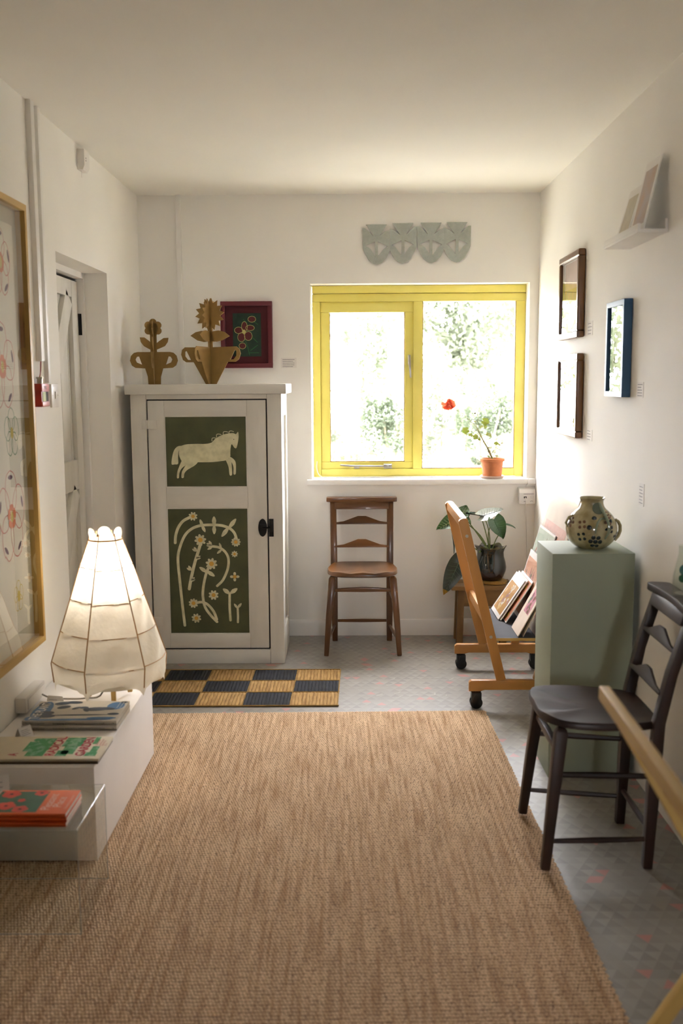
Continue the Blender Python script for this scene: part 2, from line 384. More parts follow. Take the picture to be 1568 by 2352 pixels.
for z in (1.67, .25):
    h = MB(dl); h.box(-1.292, -1.284, 4.795, 4.826, z, z + .1).tube([(-1.282, 4.806, z), (-1.282, 4.806, z + .1)], .007)
    h.build('hinge', M_iron, door)

# ---- window
win = tag(bpy.data.objects.new('window_1', None), kind='structure'); COL.objects.link(win); win.location = (.388, 5.70, .90)
wo = win.location; FY = 5.696
def wpart(name, boxes, m=M_yel, parent=win, bev=.004):
    q = MB(wo)
    for b in boxes: q.box(*b)
    return q.build(name, m, parent, bev)
wpart('head_board', [(-.212, .986, FY - .012, FY + .07, 1.932, 1.974)])
wpart('frame_head', [(-.212, .986, FY, FY + .07, 1.886, 1.930)])
wpart('frame_jamb', [(-.212, -.168, FY, FY + .07, .90, 1.886)])
wpart('frame_jamb', [(.934, .986, FY, FY + .07, .90, 1.886)])
wpart('frame_bottom', [(-.168, .934, FY, FY + .07, .897, .944)])
wpart('mullion', [(.357, .408, FY, FY + .07, .944, 1.886)])
SY = FY + .012
wpart('casement_rail', [(-.168, .357, SY, SY + .045, 1.828, 1.886)])
cb_ = wpart('casement_rail', [(-.168, .357, SY, SY + .045, .944, .984)])
wpart('casement_stile', [(-.168, -.116, SY, SY + .045, .984, 1.828)])
cs_ = wpart('casement_stile', [(.310, .357, SY, SY + .045, .984, 1.828)])
wpart('pane', [(-.116, .310, SY + .02, SY + .024, .984, 1.828)], M_glass, bev=0)
wpart('pane', [(.408, .934, FY + .04, FY + .044, .944, 1.886)], M_glass, bev=0)
M_putty = mat('glazing_putty', '#9b7a4a', .7, .2, 30)
q = MB(wo)
for (a, b_, c, d, y) in ((-.116, .310, .984, 1.828, SY), (.408, .934, .944, 1.886, FY)):
    q.box(a, a + .004, y + .004, y + .03, c, d).box(b_ - .004, b_, y + .004, y + .03, c, d).box(a, b_, y + .004, y + .03, c, c + .005)
q.build('glazing_bead', M_putty, win)
h = MB(wo); h.box(.327, .341, SY - .012, SY, 1.535, 1.59).path([(.334, SY - .02, 1.585), (.336, SY - .03, 1.54), (.341, SY - .036, 1.462)], [.014, .013, .010], [.012, .010, .009])
h.build('handle', M_metal, cs_, .002)
h = MB(wo); h.path([(-.06, SY - .022, .968), (.0, SY - .026, .963), (.215, SY - .022, .960)], [.010, .013, .014], [.008, .010, .010], (0, 1, 0)).box(.19, .236, SY - .03, SY, .948, .972).box(.02, .05, SY - .018, SY, .948, .958).tube([(.226, SY - .036, .964), (.226, SY - .02, .964)], .007)
h.build('casement_stay', M_metal, cb_, .001)
wpart('window_sill', [(-.246, 1.034, B - .032, FY + .002, .868, .897)], M_white, bev=.004)
wpart('weather_bar', [(-.23, 1.0, FY + .07, FY + .16, .86, .897)], M_white)
cab_ = MB((-.19, 5.64, .9))
cab_.tube(smooth2([(-.192, 5.690, .99), (-.194, 5.684, .955), (-.185, 5.678, .92), (-.165, 5.67, .903), (-.13, 5.668, .9005), (.2, 5.672, .9005), (.6, 5.670, .9005), (.94, 5.676, .9005)]), .003, 6)
solo('window_cable', cab_, M_plast, 'thin white cable running along the window sill', 'cable', (-.19, 5.64, .9))

# ---- small window added in the unseen lobby as fill light
win2 = tag(bpy.data.objects.new('window_added_fill', None), kind='structure'); COL.objects.link(win2); win2.location = (.75, FRONT - .1, 1.0)
w2 = win2.location
for b in ((.48, .52, FRONT - .14, FRONT - .08, 1.25, 2.1), (.98, 1.02, FRONT - .14, FRONT - .08, 1.25, 2.1), (.52, .98, FRONT - .14, FRONT - .08, 1.25, 1.29), (.52, .98, FRONT - .14, FRONT - .08, 2.06, 2.1)):
    MB(w2).box(*b).build('frame_bar', M_white, win2, .003)
MB(w2).box(.52, .98, FRONT - .112, FRONT - .108, 1.29, 2.06).build('pane', M_glass, win2)

# ================================================================== outside
M_grass = mat('lawn_grass', '#8a877e', .9, .1, 3, c2='#7f7e74')
struct('ground_outside', MB().box(-14, 18, -22, 42, -.40, -.35), M_grass, smooth=0)
def leafy(name, label, c, rad, n, size, m, trunk=None, cat='bush', seed=1, shell=.55, stems=True):
    rg = np.random.default_rng(seed)
    o = thing(name, label, cat, (c[0], c[1], -.35))
    d = rg.normal(size=(n, 3)); d /= np.linalg.norm(d, axis=1)[:, None]
    d[:, 2] = np.where(d[:, 2] < -.75, -d[:, 2], d[:, 2])
    k = rg.integers(0, 26, n); cc = rg.normal(size=(26, 3)) * .45; cc[:, 2] *= .9
    r = rg.random(n) ** .5 * (.25 + .25 * rg.random(26)[k])
    p = (cc[k] * np.array([1, 1, 1]) + d * r[:, None]); ln = np.linalg.norm(p, axis=1)[:, None]; p = np.where(ln > 1, p / ln, p) * np.array(rad)
    a = rg.normal(size=(n, 3)); a /= np.linalg.norm(a, axis=1)[:, None]; b = rg.normal(size=(n, 3)); b -= a * (a * b).sum(1)[:, None]; b /= np.linalg.norm(b, axis=1)[:, None]
    s = size * (.6 + .8 * rg.random(n))[:, None]
    base = p + np.array([0, 0, c[2] + .35])
    v = np.stack([base - a * s, base + b * s * .45, base + a * s, base - b * s * .45], 1).reshape(-1, 3)
    me = bpy.data.meshes.new('foliage'); me.from_pydata(v.tolist(), [], np.arange(4 * n).reshape(-1, 4).tolist()); me.materials.append(m)
    f = link('foliage', me, o); f['kind'] = 'stuff'
    if stems:
        t = MB()
        for i in range(trunk or 4):
            x, y = rg.normal(size=2) * .12 * rad[0]
            ex, ey = rg.normal(size=2) * .5 * rad[0]
            t.tube([(x, y, 0), (x * .7 + ex * .4, ey * .4, (c[2] + .35) * .6), (ex, ey, c[2] + .35 + .3 * rad[2])], [.03 * rad[0] + .008, .02 * rad[0] + .006, .008], 6)
        t.build('trunk' if trunk == 1 else 'stem', mat('bark', '#7a6c55', .9), o)
    return o
M_leaf = [thin('leaf_green', '#656d52', '#59624a', .45, 2.0, tcol='#747e5c', bump=0), thin('leaf_dark', '#58614e', '#4c5544', .35, 2.0, tcol='#606a50', bump=0),
          thin('leaf_pale', '#787e6a', '#6e7462', .5, 1.5, tcol='#7e8670', bump=0)]
leafy('garden_bush', 'rounded dark green bush seen through the opening window pane', (.42, 10.6, .98), (.36, .34, .44), 3800, .026, M_leaf[1], seed=3)
leafy('garden_bush', 'low loose green shrub beside the lawn, behind the casement', (.02, 11.0, .55), (.30, .3, .22), 900, .026, M_leaf[0], seed=5)
leafy('garden_bush', 'dark green shrub seen beyond the red geranium flower', (1.52, 10.9, .98), (.38, .34, .48), 3400, .028, M_leaf[1], seed=6)
leafy('garden_bush', 'pale feathery shrub at the middle of the garden', (1.0, 11.8, 1.0), (.42, .34, .85), 3200, .032, M_leaf[2], seed=8)
leafy('garden_tree', 'tall pale green tree filling the right window pane', (1.9, 15.5, 2.6), (1.7, 1.2, 1.9), 15000, .055, M_leaf[2], trunk=1, cat='tree', seed=9)
leafy('garden_tree', 'airy light green tree standing behind the bushes at the garden end', (.2, 18.5, 2.1), (1.5, 1.2, 2.0), 9000, .055, M_leaf[2], trunk=1, cat='tree', seed=10)
leafy('garden_tree', 'green tree at the right edge of the garden view', (4.2, 19.5, 2.8), (1.9, 1.2, 2.4), 7500, .06, M_leaf[0], trunk=1, cat='tree', seed=11)
leafy('garden_tree', 'green tree at the left edge of the garden view', (-2.0, 17.0, 2.4), (1.6, 1.2, 2.2), 5000, .06, M_leaf[0], trunk=1, cat='tree', seed=12)

leafy('garden_tree', 'broad dense tree added outside to the left of the window view to block light', (-3.6, 10.5, 2.6), (2.3, 1.6, 2.9), 9000, .08, M_leaf[1], trunk=1, cat='tree', seed=13)  # unseen tree, added to cut sky light on the right wall
leafy('garden_tree', 'broad dense tree added outside to the right of the window view to block light', (5.4, 11.0, 2.6), (2.2, 1.6, 2.9), 9000, .08, M_leaf[1], trunk=1, cat='tree', seed=14)  # unseen tree, added to cut sky light on the left wall

# ================================================================== cabinet with painted panels
CF, CB = 4.996, 5.42
cab = thing('painted_cabinet', 'tall white painted cabinet with a horse and daisies painted on olive door panels', 'cabinet', (-.722, 5.2, 0)); co_ = cab.location
def cpart(name, boxes, m=M_cab, parent=cab, bev=.003):
    q = MB(co_)
    for b in boxes: q.box(*b)
    return q.build(name, m, parent, bev)
cpart('cabinet_top', [(-1.123, -.318, CF - .024, CB + .01, 1.384, 1.434)], M_cabh, bev=.006)
cpart('stile', [(-1.10, -1.022, CF, CF + .03, 0, 1.384)])
cpart('stile', [(-.417, -.345, CF, CF + .03, 0, 1.384)])
cpart('top_rail', [(-1.021, -.418, CF + .001, CF + .03, 1.360, 1.384)], M_cabh)
cpart('plinth_rail', [(-1.021, -.418, CF + .001, CF + .03, 0, .074)], M_cabh)
cpart('side_panel', [(-1.10, -1.08, CF + .031, CB, 0, 1.384)])
cpart('side_panel', [(-.369, -.357, CF + .031, CB, 0, 1.384)])
for b in ((-.357, -.345, CF + .031, CF + .085, 0, 1.384), (-.357, -.345, CB - .06, CB, 0, 1.384)): cpart('side_stile', [b])
for b in ((-.357, -.345, CF + .086, CB - .061, 1.27, 1.384), (-.357, -.345, CF + .086, CB - .061, 0, .17)): cpart('side_rail', [b])
cpart('back_panel', [(-1.08, -.37, CB - .012, CB - .001, 0, 1.384)])
cpart('inner_dark', [(-1.079, -.37, CF + .045, CF + .06, .01, 1.38)], M_dink, bev=0).name = 'inner_shade_sheet'  # dark sheet behind the door, its colour stands in for inner shade
dr = cpart('door', [(-1.016, -.934, CF + .004, CF + .03, .082, 1.354), (-.520, -.424, CF + .004, CF + .03, .082, 1.354)])
dr2 = cpart('door_rail', [(-.934, -.520, CF + .004, CF + .03, 1.277, 1.354)], M_cabh)
cpart('door_rail', [(-.934, -.520, CF + .004, CF + .03, .812, .916)], M_cabh)
cpart('door_rail', [(-.934, -.520, CF + .004, CF + .03, .082, .156)], M_cabh)
PY = CF + .010
up_ = cpart('upper_panel', [(-.934, -.520, PY, CF + .028, .916, 1.277)], M_green, bev=0)
lp_ = cpart('lower_panel', [(-.934, -.520, PY, CF + .028, .156, .812)], M_green, bev=0)
up_['label'] = 'olive panel with a cream galloping horse'; lp_['label'] = 'olive panel with cream stems and daisies'
q = MB(co_)
for z0, z1 in ((.916, 1.277), (.156, .812)):
    q.box(-.934, -.929, CF + .006, PY + .001, z0, z1).box(-.525, -.520, CF + .006, PY + .001, z0, z1).box(-.93, -.524, CF + .006, PY + .001, z0, z0 + .005).box(-.93, -.524, CF + .006, PY + .001, z1 - .005, z1)
q.build('panel_moulding', M_cab, cab)
PU, PV = Vector((1, 0, 0)), Vector((0, 0, 1))
def hx(p): return (-.934 + (p[0] - 78) / 828 * .414, 1.277 - (p[1] - 65) / 722 * .361)
PO = Vector((0, PY, 0))
hs = MB(co_)
def hp(pts, t): 
    pts = [hx(p) for p in smooth2(pts + [pts[0]], 4)][:-1]
    hs.prism(pts, PO, PU, PV, t, back=-.0001)
hp([(250, 362), (300, 350), (400, 346), (480, 347), (545, 335), (585, 298), (640, 265), (700, 246), (765, 240), (795, 250), (818, 228), (821, 290), (800, 385), (778, 387), (752, 352), (740, 385), (735, 440), (733, 475), (700, 510), (640, 522), (560, 530), (470, 532), (400, 532), (330, 543), (262, 538), (232, 500), (217, 450), (225, 395)], .0006)
hp([(680, 500), (715, 495), (742, 530), (749, 600), (748, 660), (724, 662), (716, 590), (700, 540)], .0007)
hp([(718, 468), (765, 500), (787, 535), (789, 600), (785, 652), (763, 653), (764, 590), (752, 545), (726, 512)], .0007)
hp([(240, 520), (302, 540), (242, 592), (217, 640), (210, 688), (190, 688), (195, 630), (213, 580)], .0007)
hp([(298, 540), (400, 528), (372, 565), (300, 607), (268, 642), (259, 685), (236, 686), (241, 630), (266, 585)], .0007)
hp([(250, 364), (200, 374), (160, 430), (139, 545), (170, 552), (206, 545), (207, 480), (215, 420), (238, 380)], .0007)
for i, (x, y) in enumerate(((565, 300), (612, 262), (680, 238), (738, 232))):
    hs.stroke([hx((x - 12, y + 18)), hx((x - 10, y - 8)), hx((x + 10, y - 14)), hx((x + 34, y - 8))], .0035, PO, PU, PV, .0008)
hs.mi = 1; hs.dab(hx((773, 302)), .0022, .0022, 0, PO, PU, PV, .0012); hs.mi = 0
hs.build('painted_horse', [M_cream, M_dink], up_, smooth=0)
def fx(p): return (-.934 + (p[0] - 100) / 820 * .414, .812 - (p[1] - 988) / 1270 * .656)
SC = .414 / 820
def vine(pts, wd, extra=()):
    q = MB(co_); q.stroke([fx(p) for p in pts], wd * SC, PO, PU, PV, .0006)
    for (x, y, rx, ry, a) in extra: q.dab(fx((x, y)), rx * SC, ry * SC, -math.radians(a), PO, PU, PV, .0008, 16, .25)
    return q
vine([(175, 1335), (183, 1260), (212, 1180), (262, 1118), (330, 1082)], 29).build('painted_stem', M_cream, lp_, smooth=0)
vine([(250, 2170), (230, 1950), (210, 1700), (198, 1510), (215, 1400), (270, 1270), (340, 1200), (430, 1165), (540, 1158), (650, 1165), (730, 1195), (775, 1240), (795, 1300)], 28,
     [(445, 1140, 42, 17, 70), (465, 1195, 40, 17, 65), (573, 1120, 48, 22, 90), (572, 1205, 48, 20, 90), (757, 1145, 62, 22, -52), (682, 1230, 60, 22, -52)]).build('painted_stem', M_cream, lp_, smooth=0)
vine([(305, 1800), (330, 1680), (370, 1530), (400, 1440), (430, 1350)], 31,
     [(378, 1400, 26, 14, 60), (366, 1410, 24, 12, 30), (400, 1490, 30, 14, 0), (405, 1480, 26, 12, -30), (318, 1590, 30, 14, 60), (305, 1600, 24, 12, 30), (340, 1710, 30, 15, -10), (345, 1700, 26, 12, -45)]).build('painted_stem', M_cream, lp_, smooth=0)
vine([(590, 1770), (650, 1710), (700, 1600), (710, 1500), (680, 1430), (620, 1385), (550, 1372)], 26,
     [(630, 1365, 30, 12, 70), (620, 1425, 32, 13, -40), (530, 1340, 28, 14, 60), (520, 1365, 30, 14, 0), (525, 1390, 30, 14, -30), (515, 1352, 26, 12, 25)]).build('painted_stem', M_cream, lp_, smooth=0)
q = vine([(522, 1560), (488, 1625), (463, 1710), (446, 1800), (442, 1880), (460, 1980), (510, 2060), (580, 2135)], 27, [(452, 1607, 48, 20, 35), (526, 1645, 50, 21, 35)])
q.stroke([fx(p) for p in [(372, 1942), (430, 1934), (490, 1960), (548, 2030), (578, 2110)]], 27 * SC, PO, PU, PV, .0007); q.build('painted_stem', M_cream, lp_, smooth=0)
vine([(718, 2120), (712, 1990), (715, 1850)], 25, [(682, 1825, 44, 22, 38), (757, 1822, 46, 22, -35)]).build('painted_sprout', M_cream, lp_, smooth=0)
vine([(793, 2140), (795, 2070), (793, 1990)], 22, [(775, 1975, 30, 13, 55), (812, 1972, 34, 14, -50)]).build('painted_sprout', M_cream, lp_, smooth=0)
for (x, y, r, n) in ((362, 1072, 46, 8), (430, 1308, 60, 8), (788, 1330, 48, 10), (773, 1450, 34, 8), (537, 1547, 60, 8), (551, 1863, 52, 8), (345, 1945, 50, 9), (370, 2097, 50, 8), (770, 1678, 48, 4)):
    q = MB(co_); a0 = R_.random()if n > 4 else 0
    for i in range(n):
        a = 2 * PI * i / n + a0; q.dab((fx((x, y))[0] + math.cos(a) * r * .62 * SC, fx((x, y))[1] + math.sin(a) * r * .62 * SC), r * .40 * SC, r * (.24 if n > 4 else .3) * SC, a, PO, PU, PV, .0010, 10)
    q.mi = 1; q.dab(fx((x, y)), r * .40 * SC, r * .40 * SC, 0, PO, PU, PV, .0013); q.build('painted_daisy', [M_cream, M_daisy], lp_, smooth=0)
# latch and hinges
q = MB(co_); q.prism([(-.470 + .022 + .022 * math.cos(a) * (1 if abs(math.sin(a)) < .9 else .9), .71 + .046 * math.sin(a)) for a in [2 * PI * i / 20 for i in range(20)]], (0, CF + .004, 0), PU, PV, .008)
q.box(-.466, -.43, CF - .012, CF - .004, .69, .73).tube([(-.448, CF - .014, .71), (-.405, CF - .014, .712)], .004, 8)
q.build('latch', M_iron, cab, .001)
cpart('latch_keeper', [(-.415, -.392, CF - .008, CF, .665, .755), (-.408, -.398, CF - .018, CF - .008, .69, .73)], M_iron, bev=.001)
for z in (1.235, .225):
    q = MB(co_); q.box(-1.046, -.97, CF - .002, CF + .004, z - .022, z + .022).tube([(-1.020, CF - .004, z - .022), (-1.020, CF - .004, z + .022)], .005, 8)
    q.build('hinge', M_cab, cab, .001)

# ================================================================== cardboard flower vases on the cabinet
def mirror(h): return [(x, y) for x, y in h] + [(-x, y) for x, y in h[::-1]]
def cardboard(name, label, loc, rotz, half, hole, flower, arms):
    """two slotted cardboard sheets, each vase + stem + leaves + flower head; 'half' is the right half outline from bottom to the stem"""
    o = thing(name, label, 'ornament', loc, (0, 0, rotz))
    body = mirror(half)
    for k, ang in enumerate(arms):
        U = (math.cos(ang), math.sin(ang), 0); q = MB()
        q.prism(body, (0, 0, 0), U, (0, 0, 1), .002, [hole, [(-x, y) for x, y in hole][::-1]], back=.002)
        q.build('vase_sheet', M_cardb, o, smooth=0)
        for nm, polys in flower:
            q = MB()
            for pl in polys: q.prism(pl, (0, 0, 0), U, (0, 0, 1), .0021, back=.0021)
            q.build(nm, M_cardb, o, smooth=0)
    return o
k = .000615
def cc(pts, cx, by): return [((x - cx) * k, (by - y) * k) for x, y in pts]
half = cc([(337, 823), (340, 760), (360, 690), (440, 685), (470, 665), (485, 625), (475, 585), (450, 560), (420, 553), (312, 553)], 285, 823)
hole = cc([(408, 590), (425, 592), (438, 615), (428, 640), (385, 658)], 285, 823)
def ell(cx, cy, rx, ry, ang=0, n=18, tip=0):
    ca, sa = math.cos(ang), math.sin(ang); out = []
    for i in range(n):
        a = 2 * PI * i / n; x, y = rx * math.cos(a), ry * math.sin(a) * (1 - tip * abs(math.cos(a)) ** 2); out.append((cx + x * ca - y * sa, cy + x * sa + y * ca))
    return out
fl_ = [('stem', [cc([(258, 553), (312, 553), (312, 330), (258, 330)], 285, 823)]),
       ('leaves', [cc([(285, 545), (320, 530), (380, 505), (405, 470), (411, 436), (370, 438), (330, 465), (285, 500)], 285, 823), cc([(285, 545), (250, 530), (205, 505), (180, 470), (173, 432), (210, 432), (250, 462), (285, 500)], 285, 823)]),
       ('flower_head', [ell(0, (823 - 355) * k, 42 * k, 45 * k)] + [ell(math.cos(a) * 46 * k, (823 - 355) * k + math.sin(a) * 46 * k, 31 * k, 31 * k) for a in [PI / 2 + i * PI / 3 for i in range(6)]])]
cardboard('cardboard_flower_vase', 'small cardboard cut-out vase with a round-petalled flower on the cabinet', (-1.014, 5.2, 1.434), math.radians(4), half, hole, fl_, (0, PI / 2))
half = cc([(50, 823), (160, 640), (230, 640), (262, 620), (278, 575), (268, 535), (240, 515), (25, 518)], 0, 823)
hole = cc([(225, 545), (240, 552), (240, 590), (215, 620), (185, 622)], 0, 823)
sun_ = []
for i in range(28):
    a = 2 * PI * i / 28 + .1; r = (135 if i % 2 == 0 else 98) * k; sun_.append((r * math.cos(a), (823 - 250) * k + r * math.sin(a)))
fl_ = [('stem', [cc([(-20, 520), (22, 520), (22, 300), (-20, 300)], 0, 823)]),
       ('leaves', [cc([(0, 470), (60, 474), (120, 460), (180, 430), (135, 395), (80, 382), (0, 390)], 0, 823), cc([(0, 470), (-60, 474), (-120, 460), (-185, 420), (-135, 392), (-80, 382), (0, 390)], 0, 823)]),
       ('flower_head', [sun_])]
cardboard('cardboard_flower_vase', 'tall cardboard cut-out vase with a spiky sunflower on the cabinet', (-.716, 5.17, 1.434), math.radians(-20), half, hole, fl_, (0, PI / 2))

# ================================================================== back wall: picture, labels, garland, trunking, socket
M_red = mat('crimson_frame_paint', '#621720', .45, .05, 6)
M_mount = mat('maroon_mount', '#4d141b', .8, .05, 10)
rp = thing('framed_picture', 'crimson box frame with a flower drawing on dark green paper', 'picture', (-.568, B, 1.52)); ro = rp.location
X0, X1, Z0, Z1 = -.709, -.427, 1.520, 1.881
q = MB(ro); q.box(X0, X1, B - .034, B, Z0, Z0 + .024).box(X0, X1, B - .034, B, Z1 - .024, Z1).box(X0, X0 + .024, B - .034, B, Z0 + .024, Z1 - .024).box(X1 - .024, X1, B - .034, B, Z0 + .024, Z1 - .024)
q.build('frame', M_red, rp, .001)
MB(ro).box(X0 + .024, X1 - .024, B - .008, B - .001, Z0 + .024, Z1 - .024).build('mount', M_mount, rp)
aw = MB(ro).box(-.645, -.490, B - .011, B - .008, 1.583, 1.818).build('artwork', mat('dark_green_paper', '#22382a', .8, .12, 30, c2='#1b3026'), rp)
def ax(p): return (-.645 + (p[0] - 950) / 242 * .155, 1.818 - (p[1] - 218) / 374 * .235)
AO = Vector((0, B - .011, 0)); M_lem = mat('lemon_crayon', '#c9c37a', .8); M_maro = mat('maroon_crayon', '#5a1c22', .8); M_gcr = mat('green_crayon', '#2f6b3c', .8)
q = MB(ro)
for (x, y, rx, ry, a) in ((1050, 335, 24, 42, 90), (1000, 365, 34, 26, 0), (1098, 345, 36, 22, 0), (1022, 425, 30, 36, 60), (1082, 415, 32, 36, -60), (1115, 270, 32, 24, 0), (1030, 500, 28, 24, 40)):
    c = ax((x, y)); s_ = .155 / 242
    q.mi = 0; q.dab(c, rx * s_, ry * s_, 0, AO, PU, PV, .0003, 12)
    q.mi = 1; q.stroke([(c[0] + rx * s_ * 1.05 * math.cos(t), c[1] + ry * s_ * 1.05 * math.sin(t)) for t in [2 * PI * i / 9 for i in range(10)]], .0022, AO, PU, PV, .0006)
q.mi = 1; q.dab(ax((1045, 378)), .010, .012, 0, AO, PU, PV, .0004, 10)
q.mi = 2
for pts in (((1055, 450), (1075, 510), (1090, 580)), ((1120, 430), (1160, 470)), ((1100, 540), (1160, 495)), ((1085, 560), (1170, 560)), ((1040, 270), (1070, 300)), ((1130, 290), (1165, 315)), ((960, 530), (1000, 560))):
    q.stroke([ax(p) for p in pts], .003, AO, PU, PV, .0004)
q.build('flower_drawing', [M_maro, M_lem, M_gcr], aw, smooth=0)

def wall_card(label, O, U, V, wd, ht, lines):
    """a small printed caption card fixed flat to a wall"""
    O = Vector(O); q = MB(O); q.prism([(0, 0), (wd, 0), (wd, ht), (0, ht)], O, U, V, .0015)
    o = tag(q.build('caption_card', M_card, None, smooth=0, loc=O), label, 'label', 'caption cards beside the pictures')
    q = MB(O)
    for i in range(lines):
        y = ht * (.84 - i * .72 / max(1, lines - 1)); x0 = wd * .1; x1 = wd * (.88 - .25 * R_.random())
        q.prism([(x0, y - .0012), (x1, y - .0012), (x1, y + .0012), (x0, y + .0012)], O, U, V, .0019, back=-.0014)
    q.build('printed_lines', M_ink, o, smooth=0); return o
wall_card('white caption card beside the crimson framed picture', (-.383, B, 1.519), (1, 0, 0), (0, 0, 1), .086, .055, 5)

M_felt = mat('sage_felt', '#b3b9b2', .95, .06, 60, bump=.4, bscale=400)
gl = thing('felt_garland', 'sage felt garland of four cut-out tulips above the window', 'garland', (.372, B, 2.07)); go = gl.location
def gx(p): return (.070 + (p[0] - 80) * .000437, 2.254 - (p[1] - 225) * .000427)
unit = [(420, 178), (455, 180), (500, 222), (556, 282), (545, 258), (465, 135), (725, 135), (650, 250), (626, 280), (650, 264), (700, 228), (758, 205), (758, 465), (720, 550), (660, 615), (600, 636), (560, 627), (500, 580), (450, 490), (425, 430)]
h1 = [(458, 398), (575, 345), (575, 520), (520, 440)]; h2 = [(612, 345), (735, 405), (680, 445), (622, 525), (612, 530)]
for i, (dx, dy) in enumerate(((-340, 15), (0, 0), (338, -2), (672, -8))):
    sg = 1 if i % 2 == 0 else -1; q = MB(go)
    f = lambda pts: [gx((p[0] + dx, p[1] + dy)) for p in pts]
    c0 = gx((589 + dx, 300))[0]
    mm = lambda pts: f(pts) if sg > 0 else f([(1178 - p[0], p[1]) for p in pts])[::-1]
    q.prism(mm(unit), (0, B - .008, 0), PU, PV, .0022, [mm(h1), mm(h2)])
    for v in q.v: v.y -= (v.x + go.x - c0) * .05 * sg + .004
    q.build('tulip_motif', M_felt, gl, smooth=0)

solo('cable_trunking', MB((-.93, B, 1.0)).box(-.943, -.917, B - .018, B, .09, CEIL), M_white, 'white cable trunking running up the back wall behind the cabinet', 'trunking', (-.93, B, 1.0), .002)
sk = thing('telephone_socket', 'white telephone socket box under the end of the window sill', 'socket', (.985, B, .758)); so_ = sk.location
q = MB(so_); q.prism([(0, 0), (.045, 0), (.045, .062), (.034, .082), (.012, .09), (0, .09)], (.940, B, .758), (0, -1, 0), (0, 0, 1), 0, back=.092); q.build('socket_body', M_plast, sk, .003)
q = MB(so_).box(.966, .982, B - .0465, B - .044, .790, .800); q.box(.966, .978, B - .0462, B - .045, .7715, .7735).build('port', M_dink, sk)
q = MB(so_).box(1.004, 1.019, B - .0462, B - .045, .792, .7925).box(1.004, 1.019, B - .0462, B - .045, .802, .8025).box(1.004, 1.0045, B - .0462, B - .045, .792, .8025).box(1.0185, 1.019, B - .0462, B - .045, .792, .8025)
q.stroke([(1.002, .771), (1.009, .775), (1.017, .772)], .002, (0, B - .045, 0), PU, PV, .0006); q.box(.964, 1.02, B - .0462, B - .045, .813, .8155); q.build('printed_marks', M_ink, sk, smooth=0)
MB(so_).tube(smooth2([(.974, B - .046, .795), (.976, B - .056, .775), (.982, B - .03, .70), (.990, B - .012, .60), (.993, B - .01, .50), (.995, B - .012, .30), (.99, B - .02, .03), (.97, B - .03, .004)]), .0022, 6).build('cable', M_plast, sk)
MB(so_).tube(smooth2([(.985, B - .012, .848), (.984, B - .010, .86), (.988, B - .036, .872), (.992, B - .034, .905)]), .002, 6).build('cable', M_plast, sk)

# ================================================================== geranium on the sill
M_terra = mat('terracotta', '#b0683c', .8, .08, 20, bump=.2, bscale=120)
M_sauc = mat('pale_saucer', '#b9a294', .7, .05, 15)
M_soil = mat('potting_soil', '#3a2a1e', .95, .2, 60, bump=.6, bscale=120)
M_gst = mat('geranium_stem', '#7e7a45', .6, .1, 20)
M_gleaf = thin('geranium_leaf', '#535f24', '#6a5622', .45, 40, tcol='#454d1a', bump=.1)
M_gpet = thin('geranium_petal', '#d4573a', '#bf4228', .35, 60, tcol='#c4583a', bump=0)
ge = thing('potted_geranium', 'geranium with one red flower head in a terracotta pot on the window sill', 'potted plant', (.797, 5.603, .897)); gx0 = (0, 0, 0)
sa_ = MB(); sa_.lathe([(.055, 0), (.064, .004), (.068, .014), (.066, .016), (.062, .015), (.056, .006)], n=36); sa_.build('saucer', M_sauc, ge)
pt_ = MB(); pt_.lathe([(.050, .007), (.052, .008), (.062, .095), (.069, .096), (.070, .110), (.067, .114), (.063, .112), (.060, .10), (.0595, .098)], n=40, closed=True).lathe([(.05, .008), (.0, .0079)], n=24); pt_.build('pot', M_terra, ge)
MB().lathe([(.0601, .100), (.04, .1035), (.001, .102)], n=24, closed=True).build('soil', M_soil, ge)
main = smooth2([(.005, 0, .10), (-.022, 0, .16), (-.048, 0, .205), (-.078, .005, .265)])
MB().tube(main, [.006] * 5 + [.005] * 6 + [.004] * 5, 8).build('stem', M_gst, ge)
MB().tube([(-.10, .0, .30), (-.165, .0, .36), (-.243, 0, .408)], .0016, 6).tube([(-.078, .005, .265), (-.10, 0, .30)], .002, 6).build('flower_stalk', M_gst, ge)
q = MB(); rg = random.Random(4)
for i in range(54):
    th, ph = rg.random() * 2 * PI, rg.random() * PI; d = Vector((math.cos(th) * math.sin(ph) * 1.2, math.sin(th) * math.sin(ph), math.cos(ph) * .8))
    c = Vector((-.248, 0, .414)) + d * (.026 if i % 3 else .010); u = d.cross(Vector((rg.random(), rg.random(), rg.random() - .5))).normalized(); v_ = (d + u * .2).normalized()
    q.add([c + u * .011 * math.cos(t) + v_ * .013 * math.sin(t) + d * .002 * math.cos(2 * t) for t in [2 * PI * j / 8 for j in range(8)]], [tuple(range(8))])
q.build('flower_head', M_gpet, ge)
def lobed(q, c, nrm, r, rg, lobes=5):
    nrm = Vector(nrm).normalized(); u = nrm.cross(Vector((.3, .9, .2))).normalized(); v_ = nrm.cross(u); n = lobes * 6; vs_ = [Vector(c)]; a0 = rg.random() * 6
    for j in range(n):
        t = 2 * PI * j / n; rr = r * (.78 + .2 * abs(math.sin(t * lobes / 2)) + .05 * math.cos(t * lobes * 3))
        if j == 0: rr *= .35
        vs_.append(Vector(c) + (u * math.cos(t + a0) + v_ * math.sin(t + a0)) * rr + nrm * (r * .22 * math.sin(3 * t) * .5 + .12 * r))
    q.add(vs_, [(0, 1 + j, 1 + (j + 1) % n) for j in range(n)])
